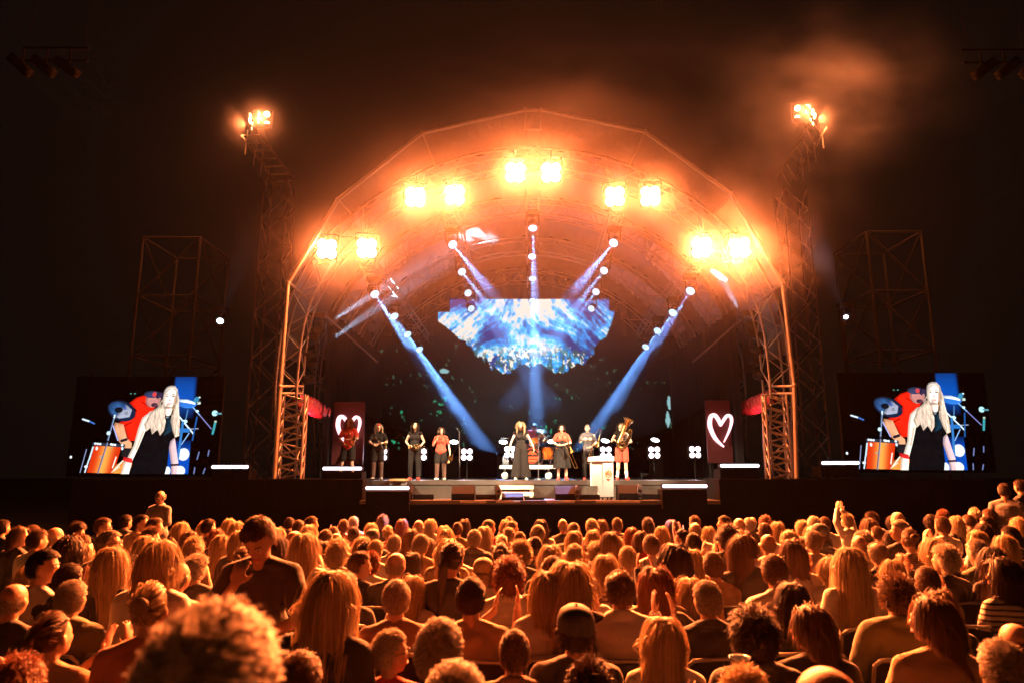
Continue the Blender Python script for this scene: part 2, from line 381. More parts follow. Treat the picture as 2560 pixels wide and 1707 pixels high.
# back drape behind the wall and black side drapes inside
bd = MB().grid(lambda u, v: Vector((XC - 7.6 + 15.2 * u, 33.0 + 0.12 * math.sin(u * 160) * (1 - 0.3 * v), Z_DECK + 9.9 * v)), 420, 3).build('back_drape', M_DRAPE)
tag(bd, 'black backdrop curtain closing the rear of the stage', 'curtain')
for sx in (-1, 1):
    d = MB().grid(lambda u, v: Vector((XC + sx * (6.3 + 0.05 * math.sin(u * 120)), 20.6 + 12.2 * u, Z_DECK + 5.2 * v)), 300, 3).build('side_drape', M_DRAPE)
    tag(d, 'black masking curtain along the %s wing of the stage' % ('left' if sx < 0 else 'right'), 'curtain', 'wing curtains')
# ------------------------------------------------------------------ front canopy (faceted visor)
YF = 18.75
ov = [(685, 1195), (700, 965), (720, 707), (845, 500), (1057, 333), (1313, 276), (1352, 276), (1612, 330), (1826, 485), (1957, 710), (1986, 962), (1992, 1195)]
OV = [at(x, y, YF) for x, y in ov]
cn = empty('canopy', (XC, YF, Z_DECK)); tag(cn, 'faceted front visor of the stage roof edged by a thick angular pole', 'canopy')
M_POLE = mat('pole_aluminium', (0.26, 0.22, 0.19), 0.55, 0.2, 0.2, 6, 0.1, 30)
for a, b in zip(OV[:-1], OV[1:]): rod('edge_pole', a, b, 0.058, M_POLE, cn, 10)
for p in OV[1:-1]: MB().ell(p, (0.075, 0.075, 0.075)).build('pole_joint', M_POLE, cn)
def near_s(p):
    ss = np.linspace(0, LTOT, 500); d = [(arch_pt(s, 0.36, YA) - Vector((p.x, YA, p.z))).length for s in ss]; return ss[int(np.argmin(d))]
SS = [near_s(p) for p in OV]
for i in range(1, len(OV) - 2):
    a, b, sa, sb = OV[i], OV[i + 1], SS[i], SS[i + 1]
    if i in (1, 9): continue
    def fn(u, v):
        p = a.lerp(b, u); q = arch_pt(sa + (sb - sa) * u, 0.38, YA - 0.25)
        r = p.lerp(q, v); r.z -= 0.10 * math.sin(math.pi * v) * math.sin(math.pi * u); r.y += 0.03 * math.sin(9 * u + 5 * v); return r
    MB().grid(fn, 18, 8).build('visor_panel', M_PVC, cn)
for i in (2, 3, 4, 7, 8, 9):
    q = arch_pt(SS[i], 0.30, YA - 0.27); rod('strut', OV[i], q, 0.035, M_POLE, cn, 8)
for i in (5, 6):                               # small rectangular frame at the ridge
    b = at(ov[i][0], 325, YF); rod('ridge_frame', OV[i], b, 0.03, M_POLE, cn)
rod('ridge_frame', at(1313, 325, YF), at(1352, 325, YF), 0.03, M_POLE, cn)
for (x0, x1) in ((720, 850), (1957, 1830)):      # long diagonal stays from the corner down into the wings
    rod('stay', at(x0, 707, YF), at(x0 + (1 if x0 < 1300 else -1) * 225, 905, 23.0), 0.03, M_ALU2, cn)
for sx, (a, b) in ((-1, (685, 755)), (1, (1992, 1922))):   # box frame at the knee
    for y in (965, 983): rod('knee_beam', at(a + (15 if sx < 0 else -6), y, YF), at(b, y, YA), 0.04, M_POLE, cn)
# second leg truss in front (box tower under the knee)
for sx, xs in ((-1, (692, 752)), (1, (1925, 1980))):
    lt = empty('leg_truss', (at(sum(xs) / 2, 1195, 19.1).x, 19.1, Z_DECK)); tag(lt, 'square lattice truss leg holding up the %s foot of the arch' % ('left' if sx < 0 else 'right'), 'truss', 'square legs under the arch feet')
    P = [[Vector((at(x, 1195, 19.0).x, y, 0)) for x in xs] for y in (18.95, 19.2)]
    z0, z1 = Z_DECK + 0.04, at(700, 985, 19.0).z
    for r_ in P:
        for p in r_: rod('chord', p + Vector((0, 0, z0)), p + Vector((0, 0, z1)), 0.034, M_ALU, lt, 8)
    n = 7
    for i in range(n):
        za, zb = z0 + (z1 - z0) * i / n, z0 + (z1 - z0) * (i + 1) / n; zm = (za + zb) / 2
        for (p, q) in ((P[0][0], P[0][1]), (P[1][0], P[1][1])):
            rod('brace', p + Vector((0, 0, za)), q + Vector((0, 0, zm)), 0.018, M_ALU, lt, 5); rod('brace', q + Vector((0, 0, zm)), p + Vector((0, 0, zb)), 0.018, M_ALU, lt, 5)
        for (p, q) in ((P[0][0], P[1][0]), (P[0][1], P[1][1])):
            rod('brace', p + Vector((0, 0, za)), q + Vector((0, 0, zb)), 0.018, M_ALU, lt, 5)
# ------------------------------------------------------------------ PA scaffold towers
def scaffold(label, fl, fr, flb, frb, rl, rr, yt, ym, yb2, Y, diag):
    root = empty('scaffold_tower', (at((fl + fr) / 2, 1190, Y).x, Y, 0)); tag(root, label, 'scaffold', 'tall scaffold towers beside the stage')
    a, b = at(flb, 940, Y).x, at(frb, 940, Y).x; D = 2.2; zt, zm, zb = at(fl, yt, Y).z, at(fl, ym, Y).z, at(fl, yb2, Y).z
    for y in (Y, Y + D):
        for x in (a, b): rod('post', (x, y, 0), (x, y, zt), 0.045, M_SCAF, root, 8)
        for z in (zt, zm, zb): rod('ledger', (a, y, z), (b, y, z), 0.035, M_SCAF, root)
        for z1_, z2_ in ((zm, zt), (zb, zm), (2 * zb - zm, zb)): rod('diagonal_brace', (a, y, z1_) if diag else (b, y, z1_), (b, y, z2_) if diag else (a, y, z2_), 0.03, M_SCAF, root)
    for x in (a, b):
        for z in (zt, zm, zb): rod('ledger', (x, Y, z), (x, Y + D, z), 0.035, M_SCAF, root)
        for z1_, z2_ in ((zm, zt), (zb, zm)): rod('diagonal_brace', (x, Y, z2_), (x, Y + D, z1_), 0.03, M_SCAF, root)
scaffold('dim bare scaffold tower above the left video screen', 361, 495, 322, 470, 0, 0, 594, 740, 890, 20.6, True)
scaffold('dim bare scaffold tower above the right video screen', 2157, 2307, 2204, 2345, 0, 0, 580, 727, 876, 20.6, False)
# ------------------------------------------------------------------ light masts
def quad_cell(root, c, d, s, me_mat, name='lamp_cell', n=2):
    x, y, dd = frame(d); up = Vector((0, 0, 1)); rt = dd.cross(up).normalized(); up = rt.cross(dd)
    for i in (-1, 1):
        for j in (-1, 1):
            p = Vector(c) + rt * (i * s) + up * (j * s)
            MB().lathe([(s * 0.02, 0.0), (s * 0.45, 0.012), (s * 0.58, 0.004), (s * 0.60, -0.02)], p + dd * 0.02, dd, 16).build(name, me_mat, root)
M_TLAMP = emat('tower_lamp_glow', (1.0, 0.60, 0.24), 16)
def mast(label, xs, ytop, head, head2, bend, tip, Y, side):
    xa, xb = [at(x, 1160, Y).x for x in xs]; root = empty('light_mast', ((xa + xb) / 2, Y, 0)); tag(root, label, 'lighting tower', 'lighting masts beside the arch')
    zt = at(xs[0], ytop, Y).z; w = 0.78
    xm = (xa + xb) / 2; 
    P = [Vector((x, y, 0)) for x in (xm - w / 2, xm + w / 2) for y in (Y, Y + w)]
    for p in P: rod('chord', p, p + Vector((0, 0, zt)), 0.032, M_ALU2, root, 6)
    n = 15
    for i in range(n):
        za, zb = zt * i / n, zt * (i + 1) / n
        for a, b in ((0, 2), (1, 3), (0, 1), (2, 3)):
            p, q = (P[a], P[b]) if (i % 2) else (P[b], P[a])
            rod('brace', p + Vector((0, 0, za)), q + Vector((0, 0, zb)), 0.016, M_ALU, root, 5)
    # slanting top boom
    a, b = at(bend[0], bend[1], Y), at(tip[0], tip[1], Y - 0.6); ax = (b - a).normalized(); nrm = ax.cross(Vector((0, 1, 0))).normalized()
    C = [[p + nrm * i * 0.26 + Vector((0, j * 0.26, 0)) for i in (-1, 1) for j in (-1, 1)] for p in (a, b)]
    for i in range(4): rod('boom_chord', C[0][i], C[1][i], 0.03, M_ALU2, root)
    for i in range(6):
        for u, v in ((0, 2), (1, 3), (0, 1)):
            p, q = C[0][u].lerp(C[1][u], i / 6), C[0][v].lerp(C[1][v], (i + 1) / 6); rod('boom_brace', p, q, 0.015, M_ALU, root, 5)
    for t in (0.15, 0.35, 0.55, 0.8):
        p = a.lerp(b, t); rod('drop_pipe', p + Vector((side * 0.25, -0.3, 0.35)), p + Vector((side * 0.28, -0.3, -0.5)), 0.022, M_ALU, root)
    for (hx, hy, s, ang) in (head, head2):
        c = at(hx, hy, Y - 1.0); d = unit((math.sin(ang), -math.cos(ang), -0.35))
        q = empty('blinder', c)
        q.parent = root; q.location = c - root.location
        x_, up_, dd = frame(d)
        M = Matrix((Vector((dd.y, -dd.x, 0)).normalized(), dd, Vector((0, 0, 1)))).transposed()
        hb = MB().box((0, 0, 0), (0.62, 0.14, 0.62)); hb.v = [tuple(c - dd * 0.09 + M @ Vector(v)) for v in hb.v]; hb.build('housing', M_BLK, root)
        quad_cell(root, c, d, 0.155, M_TLAMP)
        rod('yoke', c - dd * 0.1, c - dd * 0.1 + Vector((0, 0.6, -0.5)), 0.025, M_BLK, root)
        bpy.data.objects.remove(q)
        lamp('lamp_light', 'SPOT', c + dd * 0.22, P_TOWER, C_TOWER, root, c + dd * 5, R(165), 0.6, 0.01)
mast('left lighting mast with a slanted boom and two blinders glowing orange', (612, 668), 440, (655, 298, 0, 0.10), (630, 308, 0, -1.15), (712, 455), (628, 338), 21.4, -1)
mast('right lighting mast with a slanted boom and two blinders glowing orange', (2018, 2072), 470, (2006, 283, 0, -0.10), (2030, 297, 0, 0.95), (1965, 450), (2040, 320), 21.4, 1)
# ------------------------------------------------------------------ big blinders on the front truss
M_BL = emat('blinder_glow', (1.0, 0.80, 0.48), 60)
bl_px = [(817, 623), (917, 621), (1038, 493), (1137, 488), (1288, 432), (1378, 432), (1537, 492), (1626, 491), (1754, 620), (1850, 620)]
ordn = ['first', 'second', 'third', 'fourth', 'fifth', 'sixth', 'seventh', 'eighth', 'ninth', 'tenth', 'eleventh', 'twelfth']
for i, (x, y) in enumerate(bl_px):
    c = at(x, y, 19.0); root = empty('blinder_light', c)
    tag(root, 'square four cell blinder glaring orange white on the front arch, %s from the left' % ordn[i], 'stage light', 'ten blinders glaring on the front arch')
    d = unit((0 - c.x * 0.04, -1, -0.42)); M = Matrix((Vector((-d.y, d.x, 0)).normalized(), -d, Vector((0, 0, 1)))).transposed()
    rt = Vector((-d.y, d.x, 0)).normalized(); up = rt.cross(d).normalized(); up = up if up.z > 0 else -up
    def bx(cc, sz, nm, mt_):
        b = MB().box((0, 0, 0), sz); b.v = [tuple(Vector(cc) + rt * v[0] + d * v[1] + up * v[2]) for v in b.v]; return b.build(nm, mt_, root)
    bx(c - d * 0.12, (0.60, 0.22, 0.60), 'housing', M_BLK)
    for u in (-1, 1):
        for v in (-1, 1): MB().lathe([(0.0, 0.05), (0.08, 0.045), (0.137, 0.012), (0.140, -0.02)], c + rt * u * 0.128 + up * v * 0.128 + d * 0.0, d, 20).build('lamp_cell', M_BL, root)
    for u in (-1, 1): rod('yoke_arm', c - d * 0.12 + rt * u * 0.33 - up * 0.05, c - d * 0.12 + rt * u * 0.33 + up * 0.42, 0.02, M_BLK, root)
    rod('yoke_bar', c - d * 0.12 - rt * 0.33 + up * 0.42, c - d * 0.12 + rt * 0.33 + up * 0.42, 0.02, M_BLK, root)
    rod('clamp_pipe', c - d * 0.12 + up * 0.42, c - d * 0.12 + up * 0.7 + Vector((0, 0.3, 0.1)), 0.02, M_BLK, root)
    lamp('blinder_bulb', 'SPOT', c + d * 0.10, P_BLIND, C_BLIND, root, c + d * 4, R(165), 1.0, 0.05)
# ------------------------------------------------------------------ moving heads
M_LENS = emat('moving_head_lens', (0.55, 0.82, 1.0), 1.9)
M_LENSD = emat('lens_ring_dim', (0.08, 0.28, 0.9), 0.5)
M_LENSW = emat('wash_lens', (0.9, 0.96, 1.0), 9)
def mhead(label, px, py, Y, aim, power, col, ang, group, rlens=0.15, lit=True, dim=False):
    c = at(px, py, Y); root = empty('moving_head', c); tag(root, label, 'moving light', group)
    d = (Vector(aim) - c).normalized(); x, y, _ = frame(d)
    MB().lathe([(0.0, -0.34), (0.10, -0.33), (0.145, -0.22), (0.165, -0.05), (0.17, 0.0), (0.15, 0.0)], c, d, 18).build('head_shell', M_BLK, root)
    if lit:
        MB().lathe([(0.0, 0.004), (rlens * 0.98, 0.002)], c, d, 20).build('lens', M_LENS if not dim else M_LENSW, root)
        cells = MB()
        for rr, n in ((0.0, 1), (0.055, 6), (0.105, 12)):
            for k in range(n):
                t = 2 * math.pi * k / n + 0.2; q = c + x * rr * math.cos(t) + y * rr * math.sin(t) + d * 0.006
                cells.tube([q + (x * math.cos(s) + y * math.sin(s)) * 0.021 for s in np.linspace(0, 2 * math.pi, 8)[:-1]], 0.0045, 4, False, True)
        if not dim: cells.build('lens_cells', M_LENSD, root)
    side = x if abs(x.z) < 0.5 else y
    side = Vector((side.x, side.y, 0)).normalized()
    for u in (-1, 1): rod('yoke_arm', c - d * 0.12 + side * u * 0.2, c - d * 0.12 + side * u * 0.2 + Vector((0, 0, 0.34)), 0.028, M_BLK, root)
    MB().box(c - d * 0.12 + Vector((0, 0, 0.42)), (0.46, 0.26, 0.15)).build('base', M_BLK, root)
    if power > 0: lamp('beam', 'SPOT', c + d * 0.03, power, col, root, aim, R(ang * 1.4), 0.9, 0.012)
    return root
YK = (21.2, 23.6, 26.0, 28.4)
def row(pts, aims, who, power, ang, col=C_BEAM, dimlast=False, ys=YK):
    prev = None
    D = at(*aims[0]) - at(*pts[0], ys[0])
    for i, p in enumerate(pts):
        Y = ys[i]; pw = power[i] if hasattr(power, '__len__') else power
        mhead('%s moving head from the front in the %s, beaming blue' % (ordn[i], who), p[0], p[1], Y, at(p[0], p[1], Y) + D, pw, col, ang, 'blue moving heads under the roof')
    tr = empty('light_bar', at(pts[0][0], pts[0][1], ys[0])); tag(tr, 'ladder truss running back under the roof above the %s' % who, 'truss', 'ladder trusses holding the moving heads')
    A = [at(p[0], p[1], ys[i]) + Vector((0, 0, 0.55)) for i, p in enumerate(pts)]
    A = [A[0] + (A[0] - A[1]) * 0.45] + A + [A[-1] + (A[-1] - A[-2]) * 0.4]
    for dx in (-0.2, 0.2):
        for dz in (0, 0.35):
            for a, b in zip(A[:-1], A[1:]): rod('chord', a + Vector((dx, 0, dz)), b + Vector((dx, 0, dz)), 0.025, M_ALU, tr)
    for a, b in zip(A[:-1], A[1:]):
        for k in range(4):
            p, q = a.lerp(b, k / 4), a.lerp(b, (k + 1) / 4)
            rod('rung', p + Vector((-0.2, 0, 0)), p + Vector((0.2, 0, 0)), 0.015, M_ALU, tr)
            rod('brace', p + Vector((-0.2, 0, 0)), q + Vector((-0.2, 0, 0.35)), 0.015, M_ALU, tr)
            rod('brace', p + Vector((0.2, 0, 0)), q + Vector((0.2, 0, 0.35)), 0.015, M_ALU, tr)
row([(937, 736), (986, 791), (1019, 836), (1049, 873)], [(1185, 1110, 17.3)], 'left slanting row', (P_BEAM, P_BEAM * .7, P_BEAM * .6, P_BEAM * .6), 4.6)
row([(1726, 728), (1682, 782), (1644, 827), (1614, 867)], [(1490, 1110, 17.3)], 'right slanting row', (P_BEAM * .35, P_BEAM * .5, P_BEAM * .5, P_BEAM * .5), 4.2)
row([(1332, 571), (1330, 642), (1331, 697), (1331, 752)], [(1350, 1110, 17.6)], 'middle row', (P_BEAM * .4, P_BEAM * .35, P_BEAM * .35, P_BEAM * .35), 4.6)
row([(1132, 612), (1155, 680), (1170, 733), (1178, 772)], [(1300, 820, 17.0)], 'inner left row', (P_BEAM * .4, P_BEAM * .4, P_BEAM * .2, 0), 4.6)
row([(1534, 608), (1510, 677), (1490, 730), (1478, 772)], [(1360, 820, 17.0)], 'inner right row', (P_BEAM * .4, P_BEAM * .4, P_BEAM * .2, 0), 4.6)
sidel = [(800, 821, 1020, 680, 23.0), (784, 879, 1000, 730, 23.0), (778, 945, 860, 925, 21)]
sider = [(1871, 814, 1770, 640, 23.0), (1887, 870, 1740, 770, 23.0), (1893, 935, 1830, 915, 21)]
for nm, L in (('left', sidel), ('right', sider)):
    for i, (x, y, ax, ay, aY) in enumerate(L):
        mhead('%s of three white side lights on the %s leg of the front arch' % (['upper', 'middle', 'lowest'][i], nm), x, y, 20.0, at(ax, ay, aY), [P_SIDE, P_SIDE * .7, 0][i] * (1 if nm == 'left' else .7), C_SIDE, 5.0, 'white side lights on the arch legs', 0.105, True, True)
for nm, x, y in (('left', 550, 803), ('right', 2115, 793)):
    mhead('single small white spotlight glowing in the dark %s of the arch' % nm, x, y, 20.6, at(x + (40 if nm == 'left' else -45), y - 110, 18.6), 2500, (1, 1, 1), 9, 'small lone spotlights', 0.10 if nm == 'left' else 0.07, True, True)
    p = at(x, y, 20.6); q = empty('light_pole', (p.x, p.y, 0)); tag(q, 'thin dark pole carrying the small white spotlight on the %s' % nm, 'pole'); rod('pole', (p.x, p.y + 0.2, 0), (p.x, p.y + 0.2, p.z + 0.3), 0.04, M_BLK, q)
M_RIG = mat('rig_black', (.002, .002, .002), 1.0, 0, .2, 9, spec=0.0)
# ------------------------------------------------------------------ front wash (spotlights added to light the band, hung on two dark rigs high at the picture's upper corners)
for nm, x, y, sx in (('left', 132, 185, -1), ('right', 2496, 190, 1)):
    c = at(x, y, 13.0); rg_ = empty('lighting_rig', (c.x, c.y, c.z + .6)); tag(rg_, 'dark flown lighting bar nearly lost in the night at the upper %s corner' % nm, 'lighting tower', 'dark front of house rigs')
    for dx in (-.6, .6): rod('hanging_cable', (c.x + dx, c.y, c.z + .6), (c.x + dx * .6, c.y, 26), 0.008, M_RIG, rg_, 4)
    for dz in (0.3, .6): rod('cross_bar', (c.x - .7, c.y, c.z + dz), (c.x + .7, c.y, c.z + dz), 0.025, M_RIG, rg_)
    for k_ in range(3):
        p = c + Vector(((k_ - 1) * .5, 0.05, 0)); root = empty('added_profile_spot', p); aim = Vector((XC + (-2.45, -0.1, 2.6)[k_], 20.4, Z_DECK + 0.7)); d = (aim - p).normalized()
        tag(root, '%s added profile spotlight on the dark rig high at the %s, aimed at the band' % (['left', 'middle', 'right'][k_], nm), 'stage light', 'added profile spotlights on the dark rigs')
        MB().lathe([(0.0, -0.5), (0.1, -0.48), (0.11, -0.1), (0.09, 0.0), (0.085, 0.0), (0.08, -0.05), (0, -0.06)], p, d, 16).build('barrel', M_RIG, root)
        rod('clamp', p - d * 0.2, p - d * 0.2 + Vector((0, 0, 0.42)), 0.02, M_RIG, root)
        lamp('added_profile_beam', 'SPOT', p + d * 0.02, P_WASH / 3, C_WASH, root, aim, R(16), 0.45, 0.05)  # added light for the band
# ================================================================== LED PICTURES
def fbm2(h, w, sx, sy, seed, octs=5, ridged=False):
    rng = np.random.default_rng(seed); out = np.zeros((h, w)); amp = 1.0; tot = 0
    for o in range(octs):
        gx, gy = int(w / sx * 2 ** o) + 3, int(h / sy * 2 ** o) + 3
        g = rng.random((gy, gx)); yy = np.linspace(0, gy - 2.001, h); xx = np.linspace(0, gx - 2.001, w)
        yi = yy.astype(int); xi = xx.astype(int); fy = (yy - yi)[:, None]; fx = (xx - xi)[None, :]
        fy = fy * fy * (3 - 2 * fy); fx = fx * fx * (3 - 2 * fx)
        v = g[yi][:, xi] * (1 - fy) * (1 - fx) + g[yi + 1][:, xi] * fy * (1 - fx) + g[yi][:, xi + 1] * (1 - fy) * fx + g[yi + 1][:, xi + 1] * fy * fx
        if ridged: v = 1 - abs(2 * v - 1)
        out += v * amp; tot += amp; amp *= 0.55
    return out / tot
def poly_mask(h, w, pts, ox=0, oy=0, s=1.0):
    """anti-aliased-ish even-odd polygon fill; pts in source units"""
    P = [((x - ox) * s, (y - oy) * s) for x, y in pts]; yy, xx = np.mgrid[0:h, 0:w]; m = np.zeros((h, w), bool)
    j = len(P) - 1
    for i in range(len(P)):
        xi, yi = P[i]; xj, yj = P[j]
        if yi != yj: m ^= ((yi > yy) != (yj > yy)) & (xx < (xj - xi) * (yy - yi) / (yj - yi) + xi)
        j = i
    return m
def led_mesh(name, img, fn):
    h, w = img.shape[:2]; b = MB().grid(lambda u, v: fn(u, 1 - v), w, h); me = b.mesh(name)
    a = me.color_attributes.new('led', 'FLOAT_COLOR', 'POINT'); c = np.ones((h, w, 4), np.float32); c[..., :3] = img[::-1][::-1]
    a.data.foreach_set('color', c.ravel()); me.color_attributes.active_color = a; return me
# ---- video wall: snowy blue mountain above a dark forest
def wall_img():
    x0, x1, y0, y1 = 950, 1720, 748, 1196; w, h = 385, 224; sx = w / (x1 - x0); img = np.zeros((h, w, 3))
    yy, xx = np.mgrid[0:h, 0:w]; X = x0 + xx / sx; Y = y0 + yy / sx
    jag = (fbm2(h, w, 14, 30, 5) - 0.5) * 30 + (fbm2(h, w, 5, 8, 6) - 0.5) * 34
    bx = [1095, 1130, 1170, 1195, 1220, 1240, 1265, 1300, 1340, 1380, 1400, 1440, 1465, 1480, 1495, 1525, 1540, 1552]
    by = [800, 828, 862, 886, 905, 925, 938, 926, 912, 925, 932, 927, 916, 895, 880, 850, 815, 778]
    B = np.interp(X, bx, by, left=0, right=0); k = np.clip((Y - 820) / 60, 0.12, 1)
    m = (Y + jag * k < B) & ((Y > 779) | ((X > 1126) & (X < 1538)))
    # slanting strata: warp coordinates, mix cream snow with blue rock
    u = (X - 1320); q = fbm2(h, w, 70, 60, 1, 3) - 0.5; q2 = fbm2(h, w, 24, 24, 31, 3) - 0.5
    def samp(f, dx, dy):
        a = np.clip((yy + dy).astype(int), 0, h - 1); b = (xx + dx).astype(int) % w; return f[a, b]
    sl = -0.9 * np.tanh(u / 120.0)                       # strata fan out from the summit
    n1 = samp(fbm2(h, w, 16, 60, 2, 6, True), yy * sl + q * 26 + q2 * 8, q * 16); n2 = samp(fbm2(h, w, 6, 22, 3, 5, True), yy * sl * 1.2 + q * 24 + q2 * 9, q * 12); n3 = fbm2(h, w, 4, 5, 4, 3)
    big = fbm2(h, w, 60, 50, 41, 2)
    t = n1 * 0.75 + n2 * 0.42 + (n3 - 0.5) * 0.30 + (big - .5) * .5
    t = (t - np.median(t[m])) / t[m].std() * 0.5 + 0.25 * np.exp(-((X - 1330) / 55) ** 2 - ((Y - 790) / 50) ** 2) * 2.5 + 0.45 * np.exp(-((X - 1160) / 45) ** 2 - ((Y - 800) / 40) ** 2) - 0.5 * np.exp(-((X - 1235) / 40) ** 2 - ((Y - 830) / 40) ** 2) - 0.12 * (X > 1420) - 0.05
    cream = np.array([0.84, 0.74, 0.66]); sky_ = np.array([0.03, 0.60, 1.0]); blue = np.array([0.0, 0.22, 0.72]); deep = np.array([0.004, 0.03, 0.20])
    a = np.clip(t * 2.4 - 0.35, 0, 1)[..., None]; b2 = np.clip(t * 2.2 + 0.55, 0, 1)[..., None]; c2 = np.clip(t * 2.0 + 1.6, 0, 1)[..., None]
    col = deep * (1 - c2) + blue * c2; col = col * (1 - b2) + sky_ * b2; col = col * (1 - a) + cream * a
    lowk = np.clip((Y - 835 + 60 * (fbm2(h, w, 30, 30, 51, 3) - .5)) / 60, 0, 1); low = lowk * (fbm2(h, w, 4, 9, 9, 3) > 0.53); g = np.array([0.03, 0.16, 0.10])
    col = col * (1 - low[..., None] * 0.9) + g * low[..., None] * 0.5
    spk = (fbm2(h, w, 3, 4, 12, 3) + .35 * (fbm2(h, w, 16, 22, 13, 3) - .5) > 0.66) & (lowk > .5); col[spk] = (0.9, 0.82, 0.66)
    img[m] = col[m]
    fo = fbm2(h, w, 3, 4, 21, 2); cl = fbm2(h, w, 26, 22, 22, 3)
    s = (fo > 0.78) & (cl > 0.52) & ~m & (Y > 860) & (Y < 1130); gr = fbm2(h, w, 20, 20, 23, 2)[..., None]
    gc = np.array([0.03, 0.30, 0.13]) * gr + np.array([0.10, 0.16, 0.13]) * (1 - gr); img[s] = gc[s] * 0.4
    s2 = (fo > 0.72) & (cl > 0.68) & ~m & (Y > 990) & (Y < 1110); img[s2] = (0.01, 0.30, 0.14)
    for cx, cy, rx, ry in ((1117, 932, 13, 6), (1675, 1050, 5, 20), (1680, 1010, 4, 16)):
        e = ((X - cx) / rx) ** 2 + ((Y - cy) / ry) ** 2 < 1 + (n3 - .5); img[e] = (0.22, 0.42, 0.44)
    return img, (x0, x1, y0, y1)
img, (x0, x1, y0, y1) = wall_img(); YW = 29.6
vw = empty('video_wall', (XC, YW, Z_DECK)); tag(vw, 'wide LED video wall showing a snowy blue mountain above dark forest', 'video wall')
TL, BR = at(x0, y0, YW), at(x1, y1, YW)
me = led_mesh('screen', img, lambda u, v: Vector((TL.x + (BR.x - TL.x) * u - XC, -0.002, BR.z + (TL.z - BR.z) * v - Z_DECK)))
# cut the black upper corners of the wall: stepped silhouette
import bmesh
bm = bmesh.new(); bm.from_mesh(me)
def keep(p):
    x, y = proj((p.x + XC, YW, p.z + Z_DECK)); return not ((y < 779 and (x < 1124 or x > 1540)) or (y < 840 and (x < 1094 or x > 1552)))
bmesh.ops.delete(bm, geom=[v for v in bm.verts if not keep(v.co)], context='VERTS'); bm.to_mesh(me); bm.free()
link('screen', me, colmat('led_wall', 1.3), vw)
p, q = at(1124, 748, YW), at(1540, 779, YW); r1, r2 = at(1094, 779, YW), at(1552, 840, YW)
for a, b in ((p, q), (r1, r2), (Vector((TL.x, YW, r2.z)), Vector((BR.x, YW, BR.z)))):
    MB().box(((a.x + b.x) / 2, YW + 0.07, (a.z + b.z) / 2), (b.x - a.x + 0.04, 0.12, a.z - b.z - 0.01)).build('cabinet', M_BLK, vw)
for x in (-4.6, -1.5, 1.5, 4.6): rod('support_leg', (XC + x, YW + 0.2, Z_DECK), (XC + x, YW + 0.2, Z_DECK + 4), 0.05, M_BLK, vw)
